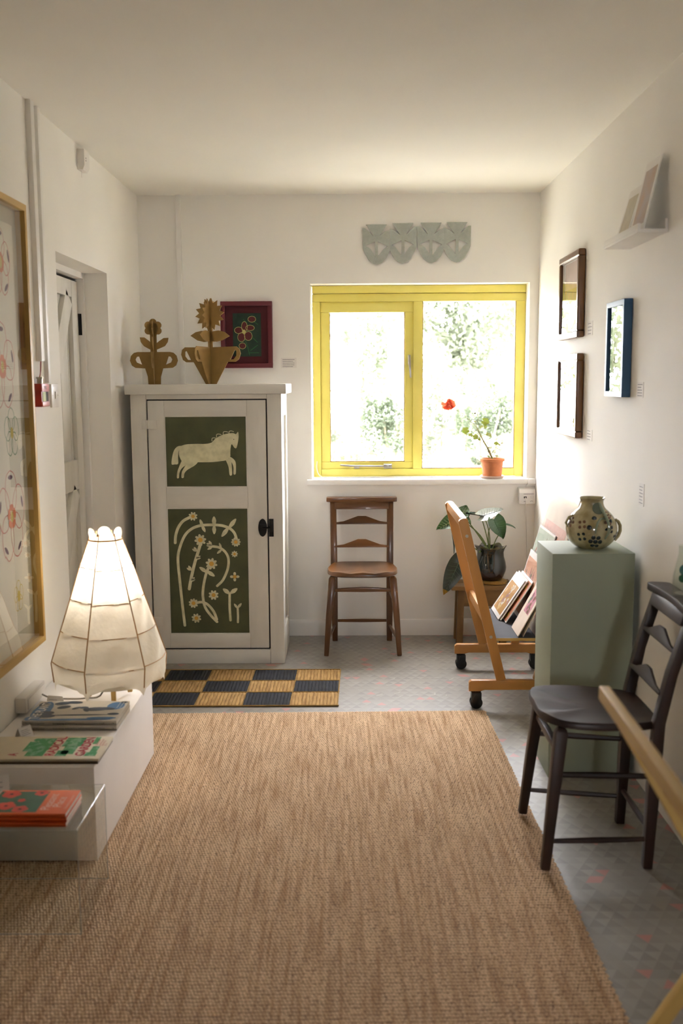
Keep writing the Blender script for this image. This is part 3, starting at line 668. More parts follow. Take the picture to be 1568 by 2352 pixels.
for (x, y, z, r, tilt) in ((-.150, .0, .268, .022, 1), (-.118, .01, .305, .014, .3), (-.10, -.01, .318, .011, .5), (-.042, .0, .318, .024, 1), (-.062, .01, .288, .012, .6), (-.125, -.012, .243, .016, .7), (-.088, .01, .255, .018, .2), (-.040, .012, .292, .014, .8),
                         (-.022, 0, .243, .019, .6), (-.095, .0, .232, .018, .9), (-.075, 0, .218, .010, .7), (-.085, .012, .192, .026, .15), (-.025, .012, .213, .022, .2), (.018, -.01, .195, .013, .9), (.035, .012, .190, .014, .5), (.055, 0, .195, .012, .4),
                         (-.012, 0, .170, .016, .4), (.03, 0, .165, .022, .15), (.012, .01, .145, .013, .4), (-.03, .0, .155, .014, .3), (.055, .01, .163, .014, .2), (-.022, 0, .122, .010, .6), (.025, .005, .122, .013, .4)):
    rg = random.Random(int(abs(x * 9999)) + 3); q = MB(); lobed(q, (x, y, z), (rg.random() - .5, -tilt, 1 - .7 * tilt), r, rg)
    b_ = min(main, key=lambda p: (p[0] - x) ** 2 + (p[2] - z + .03) ** 2)
    o = q.build('leaf', M_gleaf, ge); MB().tube([b_, ((b_[0] + x) / 2, y, (b_[2] + z) / 2 - .003), (x, y, z)], .0012, 5).build('leaf_stalk', M_gst, o)
MB().tube([(-.078, .005, .265), (-.082, 0, .33), (-.086, 0, .362), (-.097, 0, .366)], .0012, 5).build('flower_stalk', M_gst, ge)
MB().lathe([(.001, -.006), (.006, -.003), (.006, .003), (.001, .006)], (-.10, 0, .366), 10).build('flower_bud', M_gleaf, ge)

# ================================================================== chapel chairs
def chapel_chair(label, loc, rot, W):
    o = thing('chapel_chair', label, 'chair', loc, rot, 'ladder-back chapel chairs')
    ol = []
    for i in range(44):      # seat outline, front towards -y
        a = 2 * PI * i / 44; c, s_ = math.cos(a), math.sin(a)
        ex, ey = (.55, .62) if s_ < 0 else (.30, .45); x = abs(c) ** ex * (1 if c > 0 else -1); y = abs(s_) ** ey * (1 if s_ > 0 else -1)
        hw = .188 - .026 * max(0, y); ol.append((x * hw, y * .178 - .008))
    q = MB(); rings = [(.94, .424), (1, .430), (1, .443), (.975, .450), (.8, .4465), (.55, .441), (.28, .4395), (.02, .4395)]
    vs_ = []; fs = []; n = 44
    for r, z in rings:
        for (x, y) in ol:
            zz = z + (.003 * math.cos(3 * PI * x / .19) * max(0, -y / .18) if .1 < r < .99 and z > .44 else 0); vs_.append((x * r, y * r, zz))
    for i in range(len(rings) - 1):
        for j in range(n): fs.append((i * n + j, i * n + (j + 1) % n, (i + 1) * n + (j + 1) % n, (i + 1) * n + j))
    fs.append(tuple(range(n))[::-1]); fs.append(tuple(range((len(rings) - 1) * n, len(rings) * n)))
    q.add(vs_, fs).build('seat', W['y'], o, smooth=50)
    for s_ in (-1, 1):
        MB().path([(s_ * .194, -.155, 0), (s_ * .178, -.143, .22), (s_ * .160, -.130, .41), (s_ * .158, -.128, .424)], [.026, .033, .038, .026], [.028, .034, .038, .026]).build('leg', W['z'], o, .006, seg=2)
        MB().path([(s_ * .152, .157, 0), (s_ * .154, .154, .25), (s_ * .155, .154, .45), (s_ * .157, .178, .60), (s_ * .159, .225, .785)], [.030, .037, .037, .036, .035], [.028, .035, .033, .030, .027]).build('back_post', W['z'], o, .005)
        MB().tube([(s_ * .186, -.148, .085), (s_ * .170, 0, .087), (s_ * .153, .155, .09)], [.007, .0095, .007], 8).build('stretcher', W['y'], o)
        MB().tube([(s_ * .172, -.137, .285), (s_ * .163, 0, .285), (s_ * .154, .154, .285)], [.008, .0105, .008], 8).build('stretcher', W['y'], o)
    MB().path([(-.165, -.134, .35), (-.08, -.134, .353), (0, -.134, .354), (.08, -.134, .353), (.165, -.134, .35)], [.016, .019, .021, .019, .016], [.016, .022, .026, .022, .016], (0, 1, 0)).build('front_stretcher', W['x'], o, .005)
    MB().tube([(-.152, .157, .115), (0, .157, .115), (.152, .157, .115)], [.008, .010, .008], 8).build('rear_stretcher', W['x'], o)
    # arched slats, raked with the back posts
    for zb, yb in ((.530, .160), (.655, .192)):
        pts = [(-.152, 0), (.152, 0), (.152, .010), (.10, .017), (.06, .032), (.022, .046), (-.022, .046), (-.06, .032), (-.10, .017), (-.152, .010)]
        MB().prism(pts, (0, yb - .005, zb), (1, 0, 0), (0, .24, .97), .009).build('slat', W['x'], o, .002)
    MB().prism([(-.150, 0), (.150, 0), (.150, .042), (-.150, .042)], (0, .206, .737), (1, 0, 0), (0, .24, .97), .014).build('back_rail', W['x'], o, .002)
    led = [(-.196, .012), (-.185, 0), (-.16, -.002), (-.08, .008), (0, .011), (.08, .008), (.16, -.002), (.185, 0), (.196, .012), (.196, .062), (.185, .075), (-.185, .075), (-.196, .062)]
    MB().prism(led, (0, .193, .779), (1, 0, 0), (0, 1, 0), .024).build('book_ledge', W['x'], o, .004)
    return o
chapel_chair('mid-brown wooden chapel chair standing under the yellow window', (.0605, 5.291, 0), (0, 0, 0), W_chr)
chapel_chair('dark-stained wooden chapel chair with its back to the right wall', (.722, 2.972, .0080), (-.0480, 0, -PI / 2), W_drk)

# ================================================================== stool with potted plant
st = thing('wooden_stool', 'small rustic wooden stool in the corner under the leafy plant', 'stool', (.715, 5.43, 0)); sl = st.location
for y0, y1 in ((5.325, 5.42), (5.423, 5.525)): MB(sl).box(.546, .885, y0, y1, .309, .333).build('top_board', W_stl['x'], st, .005)
for (sx, sy) in ((-1, -1), (1, -1), (-1, 1), (1, 1)):
    MB(sl).bar((.715 + sx * .120, 5.425 + sy * .062, 0), (.715 + sx * .112, 5.425 + sy * .055, .309), .036, .036).build('leg', W_stl['z'], st, .004)
MB(sl).box(.598, .832, 5.352, 5.370, .215, .308).build('apron', W_stl['x'], st, .002)
MB(sl).box(.598, .832, 5.480, 5.498, .215, .308).build('apron', W_stl['x'], st, .002)
for x in (.590, .822): MB(sl).box(x, x + .018, 5.385, 5.465, .215, .308).build('apron', W_stl['y'], st, .002)
solo('cork_mat', MB((.785, 5.42, .333)).lathe([(.070, .001), (.076, .004), (.076, .013), (.070, .017), (.001, .0171)], (.785, 5.42, .333), 40), mat('cork', '#a5803f', .9, .15, 60, bump=.4, bscale=200), 'round cork mat under the dark glazed plant pot', 'mat', (.785, 5.42, .333))
M_pot = ramp_z('dark_dipped_glaze', [(.0, '#241612'), (.05, '#2e1a16'), (.062, '#1f2a2b'), (.12, '#16201e'), (.175, '#1b2019'), (.19, '#4a4524')], .12, 35, .012, .6)
pl = thing('potted_plant', 'leafy veined houseplant in a dark glazed pot with a wavy rim', 'potted plant', (.768, 5.42, .3505))
def wavy(r, z, t, i): 
    k_ = max(0, (z - .135) / .05); return r * (1 + .07 * k_ * math.cos(6 * t + 1)), z + .006 * k_ * math.cos(6 * t + 1)
prof = [(.050, 0), (.060, .003), (.075, .025), (.086, .055), (.088, .075), (.083, .105), (.074, .135), (.071, .155), (.076, .175), (.082, .187), (.081, .190), (.077, .188), (.069, .172), (.066, .160)]
MB().lathe(prof, n=60, wob=wavy, closed=True).lathe([(.05, .0005), (.001, .0004)], n=20).build('pot', M_pot, pl, smooth=60)
MB().lathe([(.0675, .164), (.03, .168), (.001, .166)], n=24, closed=True).build('soil', M_soil, pl)
M_lf = thin('veined_leaf_green', '#33502a', '#1f3a1c', .12, 18, rough=.3, tcol='#5f8a3a', bump=.1)
M_lfd = mat('dark_leaf', '#24342a', .3, .2, 18, c2='#18241d')
M_lfl = mat('pale_sheen_leaf', '#a9b0a6', .22, .05, 18, coat=.6)  # pale tone puts the window light on this leaf into its colour
M_vein = mat('leaf_vein', '#97a777', .5); M_lyel = mat('leaf_yellow_tip', '#b38a22', .5, .2, 30)
M_stk = mat('leaf_stalk_green', '#6c7d3c', .5, .1, 20)
def big_leaf(root, base, tip, width, nrm, m, vein, droop=.15, stalk=None, cup=.15, tipm=None):
    """heart-shaped leaf from base to tip with raised midrib and side veins"""
    base, tip = Vector(base), Vector(tip); ax_ = tip - base; ln = ax_.length; ax_.normalize(); nrm = Vector(nrm); nrm = (nrm - ax_ * nrm.dot(ax_)).normalized(); sd_ = ax_.cross(nrm)
    nu, nv = 14, 8; vs_ = []; fs = []; ms = []
    def pos(u, v):
        wd = width / 2 * (math.sin(PI * min(1, (u + .06) / 1.06) ** .62) ** .8) * (1 - .05 * u); uu = u - .12 * abs(v) * (1 - u) ** 3 * 1.6
        return base + ax_ * ln * uu + sd_ * wd * v + nrm * (cup * width * abs(v) ** 1.5 - droop * ln * u * u + .012 * width * math.cos(u * 34) * abs(v))
    for i in range(nu + 1):
        for j in range(nv + 1): vs_.append(pos(i / nu, j / nv * 2 - 1))
    q = MB()
    for i in range(nu):
        for j in range(nv):
            fs.append((i * (nv + 1) + j, i * (nv + 1) + j + 1, (i + 1) * (nv + 1) + j + 1, (i + 1) * (nv + 1) + j))
    q.add(vs_, fs)
    if tipm: q.m = [1 if f[0] // (nv + 1) > nu * .82 else 0 for f in q.f]
    o = q.build('leaf', [m, tipm] if tipm else m, root, smooth=80)
    if vein:
        e = MB(); up_n = nrm * .0009
        for dn in (1,):
            e.tube([pos(u, 0) + up_n for u in [i / 10 for i in range(11)]], [.0022 - .0016 * i / 10 for i in range(11)], 5)
            for u in (.08, .18, .28, .38, .48, .58, .68, .78):
                for s_ in (-1, 1): e.tube([pos(u, 0) + up_n, pos(u + .08, s_ * .45) + up_n, pos(min(1, u + .12), s_ * .85) + up_n], [.0011, .0009, .0004], 4)
        e.build('vein', vein, o)
    if stalk:
        MB().tube(smooth2([tuple(s_) for s_ in stalk] + [tuple(base)]), .0028, 6).build('stalk', M_stk, o)
def LP(x, z, y=5.42): return (x - .768, y - 5.42, z - .3505)
S0 = LP(.765, .50)
big_leaf(pl, LP(.60, .705, 5.40), LP(.465, .640, 5.37), .095, (.2, -.75, .65), M_lf, M_vein, .05, [S0, LP(.70, .60), LP(.64, .68, 5.41)])
big_leaf(pl, LP(.605, .70, 5.43), LP(.640, .752, 5.48), .085, (-.1, -.8, .6), M_lf, M_vein, .0, [S0, LP(.70, .61), LP(.63, .67, 5.43)])
big_leaf(pl, LP(.595, .70, 5.43), LP(.655, .672, 5.38), .07, (.1, -.6, .7), M_lf, M_vein, .1, [S0, LP(.71, .60)])
big_leaf(pl, LP(.548, .66, 5.42), LP(.578, .503, 5.40), .032, (.8, -.5, .1), M_lfd, None, .1, [LP(.60, .70), LP(.565, .69)])
big_leaf(pl, LP(.594, .470, 5.36), LP(.504, .284, 5.33), .105, (-.25, -.9, .2), M_lfd, M_vein if False else mat('dim_vein', '#4c5f4d', .5), .02, [LP(.72, .50), LP(.66, .535), LP(.62, .51, 5.38)], tipm=M_lyel)
big_leaf(pl, LP(.718, .702, 5.45), LP(.630, .722, 5.42), .07, (0, -.12, 1), M_lfd, None, .05, [S0, LP(.745, .60)])
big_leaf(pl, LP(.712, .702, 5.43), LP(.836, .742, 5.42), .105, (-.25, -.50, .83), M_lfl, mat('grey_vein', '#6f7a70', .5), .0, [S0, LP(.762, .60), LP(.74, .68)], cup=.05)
big_leaf(pl, LP(.782, .690, 5.40), LP(.828, .585, 5.37), .105, (.3, -.9, .25), M_lf, mat('dark_vein', '#2f5a2c', .4), .02, [S0, LP(.755, .60), LP(.77, .66)])
big_leaf(pl, LP(.855, .655, 5.44), LP(.905, .648, 5.42), .025, (0, -.3, 1), M_lf, None, .25, [LP(.772, .50), LP(.80, .58)])
for a, b in (((.700, .512), (.735, .533)), ((.75, .515), (.775, .56))):
    MB().tube(smooth2([S0, LP(.74, .535), LP(a[0], a[1], 5.37)]), .004, 6).build('stalk', M_stk, pl)

# ================================================================== print browser rack by the window
W = W_oak
def browser_caster(q_root, x, y, zt):
    o = MB(rk0); o.tube([(x, y, zt - .012), (x, y, zt)], .006, 8).path([(x - .006, y, .050), (x + .020, y, .040)], [.05, .044], [.040, .034], (0, 1, 0))
    o.box(x - .014, x + .030, y - .023, y + .023, .040, .074); c = o.build('caster', M_black, q_root, .004)
    for s_ in (-1, 1):
        wq = MB(rk0); wq.tube([(x + .008, y + s_ * .006, .0275), (x + .008, y + s_ * .021, .0275)], .0275, 20); wq.build('caster_wheel', M_black, c, .003)
rk0 = Vector((.72, 4.6, 0))
rk = thing('print_rack', 'beech print browser rack on black casters beside the sage plinth', 'rack', rk0)
for y in (4.29, 4.90):
    MB(rk0).prism([(.520, .078), (.57, .078), (.59, .084), (.88, .084), (.90, .078), (.955, .078), (.955, .118), (.945, .128), (.53, .128), (.520, .118)], (0, y + .013, 0), (1, 0, 0), (0, 0, 1), .026).build('foot_beam', W['x'], rk, .003)
    # left leg with a rounded top
    b0, t0 = Vector((.662, 0, .128)), Vector((.488, 0, .838)); d = (t0 - b0).normalized(); nn = Vector((d.z, 0, -d.x)); hw = .021
    pts = [b0 - nn * (hw + .001), b0 + nn * hw] ; arc = []
    for i in range(9):
        a = PI * i / 8; arc.append(t0 + nn * hw * math.cos(a) + d * hw * math.sin(a) * .7)
    outl = [(p.x, p.z) for p in [b0 + nn * hw] + arc + [b0 - nn * hw]]
    lg = MB(rk0).prism(outl, (0, y + .012, 0), (1, 0, 0), (0, 0, 1), .024).build('leg', W['z'], rk, .002)
    if y < 4.5:
        for (zz) in (.775, .325):
            px = .662 + (.488 - .662) * (zz - .128) / .71
            MB(rk0).tube([(px, y - .0125, zz), (px, y - .0150, zz)], .007, 12).tube([(px, y - .0150, zz), (px, y - .0155, zz)], .003, 6).build('screw', M_metal, lg)
    MB(rk0).bar((.822, y, .128), (1.005, y, .80), .024, .040, (0, 1, 0)).build('leg', W['z'], rk, .003)
    for x in (.545, .915): browser_caster(rk, x, y, .08)
MB(rk0).bar((.490, 4.303, .832), (.490, 4.888, .832), .030, .044, (1, 0, 0)).build('top_rail', W['y'], rk, .006)
MB(rk0).bar((.600, 4.303, .385), (.600, 4.888, .385), .020, .044, (1, 0, 0)).build('middle_rail', W['y'], rk, .003)
MB(rk0).bar((1.000, 4.303, .78), (1.000, 4.888, .78), .022, .044, (1, 0, 0)).build('back_rail', W['y'], rk, .003)
MB(rk0).bar((.925, 4.303, .50), (.925, 4.888, .50), .018, .05, (1, 0, 0)).build('back_rail', W['y'], rk, .003)
MB(rk0).box(.636, .905, 4.305, 4.885, .302, .312).build('shelf', mat('grey_laminate', '#4a4b50', .8, .04, 10, spec=.2), rk, .001)
MB(rk0).box(.632, .905, 4.3035, 4.3045, .300, .313).build('shelf_edge', W_pal['x'], rk)

def leaning_print(name, label, y0, y1, xb, zb, ln, lean, art=None, board='white', th=.004, m_art=None, inset=(.02, .02, .02, .02), sleeve=False):
    """flat print leaning towards the right wall; art(q, O, U, V, w, h) draws on its face"""
    O = Vector((xb, y1, zb)); U = Vector((0, -1, 0)); V = Vector((math.sin(lean), 0, math.cos(lean))); wd = y1 - y0
    o = thing(name, label, 'print', O, group='prints in the browser rack')
    MB(O).prism([(0, 0), (wd, 0), (wd, ln), (0, ln)], O, U, V, .0, back=th).build('backing_board', M_card if board == 'white' else mat('cream_board', '#d8c9b8', .7), o, smooth=0)
    l, r, b, t = inset
    p = MB(O).prism([(l, b), (wd - r, b), (wd - r, ln - t), (l, ln - t)], O, U, V, .0006).build('printed_image', m_art, o, smooth=0)
    q = MB(O); art(q, O, U, V, wd, ln, inset)
    q.build('printed_motif', art.mats, p, smooth=0)
    if sleeve: MB(O).prism([(-.004, -.002), (wd + .004, -.002), (wd + .004, ln + .012), (-.004, ln + .012)], O, U, V, .0022, back=-.0018).build('clear_sleeve', M_sleeve, o, smooth=0)
    return o
M_sleeve = glassy('clear_sleeve', (1, 1, 1), .12, 1.4, .9)
def art_fn(seed, mats, kind):
    def f(q, O, U, V, w_, h_, ins):
        rg = random.Random(seed); l, r, b, t = ins; aw_, ah_ = w_ - l - r, h_ - b - t
        def at_(u, v): return (l + u * aw_, b + v * ah_)
        for i in range(26 if kind != 'reed' else 60):
            q.mi = rg.randrange(len(mats))
            if kind == 'swirl':
                c = (.08 + .84 * rg.random(), .08 + .84 * rg.random()); a0 = rg.random() * 6; rr = .04 + .08 * rg.random()
                pts = [at_(min(.97, max(.03, c[0] + rr * (1 - k_ / 9) * math.cos(a0 + k_))), min(.97, max(.03, c[1] + rr * (1 - k_ / 9) * math.sin(a0 + k_)))) for k_ in range(6)]
                q.stroke(pts, .006 + .008 * rg.random(), O, U, V, .0009 + .00004 * i)
            elif kind == 'blot':
                q.dab(at_(.12 + .76 * rg.random(), .1 + .8 * rg.random()), .010 + .02 * rg.random(), .006 + .012 * rg.random(), rg.random() * 3, O, U, V, .0009 + .00004 * i)
            elif kind == 'feather':
                x = .1 + .8 * rg.random(); y = .08 + .6 * rg.random(); q.stroke([at_(x, y), at_(x + .05 * (rg.random() - .5), y + .14), at_(x + .12 * (rg.random() - .5), min(.97, y + .26))], .005 + .014 * rg.random(), O, U, V, .0009 + .00004 * i)
            else:
                x = .03 + .94 * rg.random(); y = .02 + .5 * rg.random(); hh = .1 + .35 * rg.random(); q.mi = rg.randrange(2) if y < .3 else 2 + rg.randrange(max(1, len(mats) - 2)) if len(mats) > 2 else 0
                q.stroke([at_(x, y), at_(min(.98, max(.02, x + .03 * (rg.random() - .5))), y + hh / 2), at_(min(.98, max(.02, x + .08 * (rg.random() - .5))), min(.97, y + hh))], .003 + .006 * rg.random(), O, U, V, .0009 + .00002 * i)
    f.mats = mats; return f
C = lambda n, h: mat(n, h, .6, .05, 30)
leaning_print('art_print', 'small white-bordered print with golden swirls, foremost in the rack', 4.635, 4.872, .698, .3165, .225, .585, art_fn(1, [C('art_ochre', '#c08c3e'), C('art_mauve', '#a47a78'), C('art_sand', '#d8b87c'), C('art_offwhite', '#d9d2c2')], 'swirl'), m_art=C('art_gold', '#bb8a45'), inset=(.018, .018, .02, .045), sleeve=True)
leaning_print('art_print', 'white-bordered print tucked right behind the golden swirl print', 4.62, 4.865, .707, .3165, .230, .58, art_fn(2, [C('art_rust', '#a6552f'), C('art_mauve', '#a47a78')], 'blot'), m_art=C('art_peach', '#c99a72'), sleeve=True)
leaning_print('art_print', 'print with yellow and rust edge below the golden swirl print', 4.574, 4.86, .724, .3165, .230, .570, art_fn(3, [C('art_yellow', '#c9b21e'), C('art_rust', '#a6552f'), C('art_brown', '#7c4b2c')], 'blot'), m_art=C('art_clay', '#b4714e'), inset=(.004, .004, .004, .01))
leaning_print('art_print', 'cream print with a small pink picture near its corner, lowest in the rack', 4.318, 4.491, .738, .3165, .30, .50, art_fn(4, [C('art_plum', '#8d4f5e'), C('art_moss', '#6f7f6a'), C('art_brown', '#7c4b2c')], 'swirl'), board='cream', m_art=C('art_pink', '#c48591'), inset=(.040, .030, .10, .04))
leaning_print('art_print', 'plain cream-backed print behind the small pink picture', 4.315, 4.50, .760, .3165, .27, .45, art_fn(5, [C('art_moss', '#6f7f6a')], 'blot'), board='cream', m_art=C('art_cream', '#d8cdb8'))
leaning_print('art_print', 'pink print with brown feathery plants behind the golden swirl print', 4.53, 4.862, .797, .3165, .315, .297, art_fn(6, [C('art_brown', '#7c4b2c'), C('art_moss', '#6f7f6a'), C('art_lime', '#b8bb52'), C('art_plum', '#8d4f5e')], 'feather'), m_art=C('art_pinkclay', '#d6a184'), inset=(.015, .015, .02, .03), sleeve=True)
leaning_print('art_print', 'print of upright red, green and orange shapes below the large print', 4.51, 4.87, .807, .3165, .440, .297, art_fn(7, [C('art_brick', '#a54b34'), C('art_teal', '#4f7f74'), C('art_brown', '#7c4b2c'), C('art_orange', '#d06a2e')], 'feather'), m_art=C('art_mint', '#b9c2ae'), inset=(.01, .01, .01, .01), sleeve=True)
leaning_print('art_print', 'large shiny-sleeved print of pink sky over reeds, rearmost in the rack', 4.33, 4.878, .817, .3165, .640, .297, board='cream', art=art_fn(8, [C('art_reed', '#7f8f62'), C('art_teal', '#4f7f74'), C('art_rose', '#c9938c'), C('art_blush', '#d9a79c')], 'reed'), m_art=C('art_dusk', '#cfa092'), inset=(.05, .04, .06, .16), sleeve=True)

# ================================================================== sage plinth and ceramic vase
solo('sage_plinth', MB((.8635, 3.645, 0)).box(.717, 1.010, 3.497, 3.793, 0, .833), M_sage, 'sage green display plinth against the right wall holding the ceramic vase', 'plinth', (.8635, 3.645, 0), .0025)
M_cer = mat('speckled_stoneware_glaze', '#b3a77f', .18, .1, 25, c2='#8f8259', coat=.5)
M_cob = mat('cobalt_slip', '#26302f', .2, .1, 40, coat=.4); M_slip = mat('celadon_slip', '#8f9a80', .2, .1, 30, coat=.4); M_rustg = mat('rust_slip', '#6d4a2c', .3, .1, 30)
VO = Vector((.884, 3.63, .833)); va = thing('ceramic_vase', 'round stoneware jar with dark flowers and looped handles on the sage plinth', 'vase', VO)
vp = [(.047, 0), (.050, .002), (.066, .012), (.083, .032), (.0915, .058), (.0915, .082), (.083, .108), (.066, .131), (.050, .146), (.043, .157), (.0405, .168), (.0415, .176), (.047, .184), (.046, .186), (.041, .181), (.037, .168), (.040, .155)]
vprof = [(z, r) for r, z in vp[:13]]
def vr(z):
    for (z0, r0), (z1, r1) in zip(vprof, vprof[1:]):
        if z0 <= z <= z1: return r0 + (r1 - r0) * (z - z0) / max(1e-6, z1 - z0)
    return .045
vsm = smooth2([(r, z) for r, z in vp], 4)
MB().lathe(vsm, n=56, closed=True).lathe([(.046, .0005), (.001, .0004)], n=24).build('jar_body', M_cer, va, smooth=60)
def vpt(th, z, e=.001):
    r = vr(z) + e; return Vector((r * math.sin(th), -r * math.cos(th), z))        # th 0 faces the camera
def blot(q, th, z, rad, e=.0012):
    c = vpt(th, z, e); n = Vector((math.sin(th), -math.cos(th), .15 if z > .08 else -.3)).normalized(); u = n.cross(Vector((0, 0, 1))).normalized(); v_ = u.cross(n)
    q.add([c + u * rad * math.cos(t) + v_ * rad * math.sin(t) for t in [2 * PI * j / 10 for j in range(10)]] + [c + n * rad * .5], [(j, (j + 1) % 10, 10) for j in range(10)])
def blossom(th, z, r, n, m, name='slip_flower', cen=True):
    q = MB()
    for i in range(n):
        a = 2 * PI * i / n + th; blot(q, th + math.cos(a) * r / vr(z), z + math.sin(a) * r, r * .48)
    if cen: blot(q, th, z, r * .5, .0016)
    q.build(name, m, va)
blossom(-.06, .035, .017, 6, M_cob); blossom(.52, .078, .014, 5, M_cob); blossom(-.62, .052, .013, 4, M_cob, cen=False); blossom(-.62, .096, .012, 4, M_rustg, cen=False); blossom(.52, .110, .014, 4, M_rustg, cen=False); blossom(.80, .128, .010, 5, M_rustg)
blossom(-1.25, .10, .014, 5, M_rustg); blossom(1.0, .05, .013, 3, M_cob)
for th, z in ((-.12, .118), (-.32, .087), (.66, .106)):
    q = MB(); blot(q, th, z, .009); q.build('slip_dot', M_cob, va)
MB().tube([vpt(.30, .172, .002)] + [vpt(.38, z, .014 * math.sin(PI * (.172 - z) / .13) + .003) for z in (.165, .155, .14, .12, .10, .085, .07)] + [vpt(.34, .045, .002)], [.004, .0055, .006, .006, .0055, .005, .005, .0045, .003], 8).build('handle', M_slip, va)
MB().tube([vpt(a, z, .002) for a, z in ((-.08, .066), (-.06, .085), (.02, .105), (.16, .116), (.32, .118), (.5, .114))], [.0025, .004, .004, .004, .0035, .003], 8).build('applied_stem', M_slip, va)
MB().tube([vpt(1.25, .108, .002), vpt(1.35, .10, .008), vpt(1.4, .085, .011), vpt(1.4, .065, .011), vpt(1.36, .045, .008), vpt(1.28, .03, .003)], [.004, .006, .0065, .0065, .006, .004], 8).build('handle', M_cer, va)
MB().tube([vpt(-1.35, .125, .002), vpt(-1.4, .115, .010), vpt(-1.4, .095, .012), vpt(-1.35, .08, .002)], [.003, .005, .005, .003], 8).build('handle', M_cer, va)
q = MB(); c = vpt(.16, .155, .004)
for i in range(1): q.add([vpt(.16 + .017 * math.cos(t) / .045, .152 + .020 * math.sin(t), .004) for t in [2 * PI * j / 14 for j in range(14)]], [tuple(range(14))])
q.build('applied_leaf', mat('leaf_glaze', '#4f5c46', .2, .1, 30, coat=.4), va)

# ================================================================== right wall: frames, caption cards, picture ledge
def side_frame(label, y0, y1, z0, z1, dep, wd, Wd, rnd, m_top=None, art=None):
    """frame on the right wall; depth dep, glazed"""
    o = thing('framed_picture', label, 'picture', (R, (y0 + y1) / 2, z0)); O = o.location; xb, xf = R - .002, R - dep
    for nm, b, ax_ in (('frame_rail', (xf, xb, y0, y1, z0, z0 + wd), 'y'), ('frame_rail', (xf, xb, y0, y1, z1 - wd, z1), 'y'), ('frame_stile', (xf, xb, y0, y0 + wd, z0 + wd, z1 - wd), 'z'), ('frame_stile', (xf, xb, y1 - wd, y1, z0 + wd, z1 - wd), 'z')):
        MB(O).box(*b).build(nm, Wd[ax_], o, rnd, seg=4)
    MB(O).box(xb - .010, xb, y0 + wd, y1 - wd, z0 + wd, z1 - wd).build('backing', M_card, o)
    if art: art(o, O, xb - .010)
    MB(O).box(xf + .008, xf + .010, y0 + wd, y1 - wd, z0 + wd, z1 - wd).build('glass', M_pglass, o)
    return o
def art1(o, O, x):
    MB(O).box(x - .001, x, 4.52, 4.83, 1.66, 1.98).build('artwork', mat('art_dusty_pink', '#c9a296', .7, .1, 20), o)
    MB(O).box(x - .0014, x - .001, 4.52, 4.83, 1.77, 1.86).build('colour_band', mat('art_amber', '#b98f2e', .7, .2, 25, c2='#8f8a35'), o)
def art2(o, O, x): MB(O).box(x - .001, x, 4.52, 4.83, 1.22, 1.53).build('artwork', mat('art_straw', '#d9cc8a', .7, .1, 20), o)
def art3(o, O, x): MB(O).box(x - .001, x, 3.745, 3.92, 1.42, 1.70).build('artwork', mat('art_leafy', '#b9b79a', .7, .2, 30, c2='#9a8a7a'), o)
side_frame('upper of two brown wooden framed pictures on the right wall', 4.47, 4.885, 1.632, 2.016, .034, .030, W_frm, .008, art=art1)
side_frame('lower of two brown wooden framed pictures on the right wall', 4.455, 4.885, 1.186, 1.562, .034, .030, W_frm, .008, art=art2)
M_blue = mat('blue_frame_paint', '#1f4f77', .45, .05, 8)
side_frame('blue painted deep framed picture on the right wall', 3.712, 3.965, 1.381, 1.740, .034, .020, {'y': M_blue, 'z': M_blue}, .001, art=art3)
RU, RV = (0, -1, 0), (0, 0, 1)
wall_card('white caption card by the upper brown frame', (R, 4.41, 1.635), RU, RV, .09, .06, 4)
wall_card('white caption card by the lower brown frame', (R, 4.375, 1.183), RU, RV, .095, .05, 4)
wall_card('white caption card by the blue frame', (R, 3.625, 1.382), RU, RV, .075, .055, 5)
wall_card('white caption card alone on the wall above the sage plinth', (R, 3.56, 1.0), RU, RV, .06, .08, 6)
lg = thing('picture_ledge', 'white picture ledge high on the right wall holding two cards', 'shelf', (R, 3.55, 1.92)); lo = lg.location
MB(lo).box(.936, R, 3.335, 3.772, 1.921, 1.932).build('ledge_base', M_white, lg, .001)
MB(lo).box(.936, .946, 3.335, 3.772, 1.932, 1.950).build('ledge_lip', M_white, lg, .001)
MB(lo).box(R - .010, R - .001, 3.335, 3.772, 1.932, 1.965).build('ledge_back', M_white, lg, .001)
def ledge_card(label, y0, y1, h, xb, m):
    O = Vector((xb, y1, 1.9325)); U = Vector((0, -1, 0)); lean = math.atan2(1.018 - xb, h); V = Vector((math.sin(lean), 0, math.cos(lean))); wd = y1 - y0
    o = thing('greeting_card', label, 'card', O, group='cards on the picture ledge')
    MB(O).prism([(0, 0), (wd, 0), (wd, h), (0, h)], O, U, V, .003).build('card_sheet', M_card, o)
    p = MB(O).prism([(.02, .025), (wd - .02, .025), (wd - .02, h - .03), (.02, h - .03)], O, U, V, .0036, back=-.003).build('printed_image', m, o)
ledge_card('smaller pale card on the picture ledge, farther from the camera', 3.56, 3.72, .19, .965, mat('card_beige', '#cfc6b2', .7, .06, 20))
ledge_card('taller card with a lilac-grey picture on the picture ledge', 3.355, 3.525, .245, .962, mat('card_lilac', '#bdb4b4', .7, .12, 15, c2='#c3a994'))

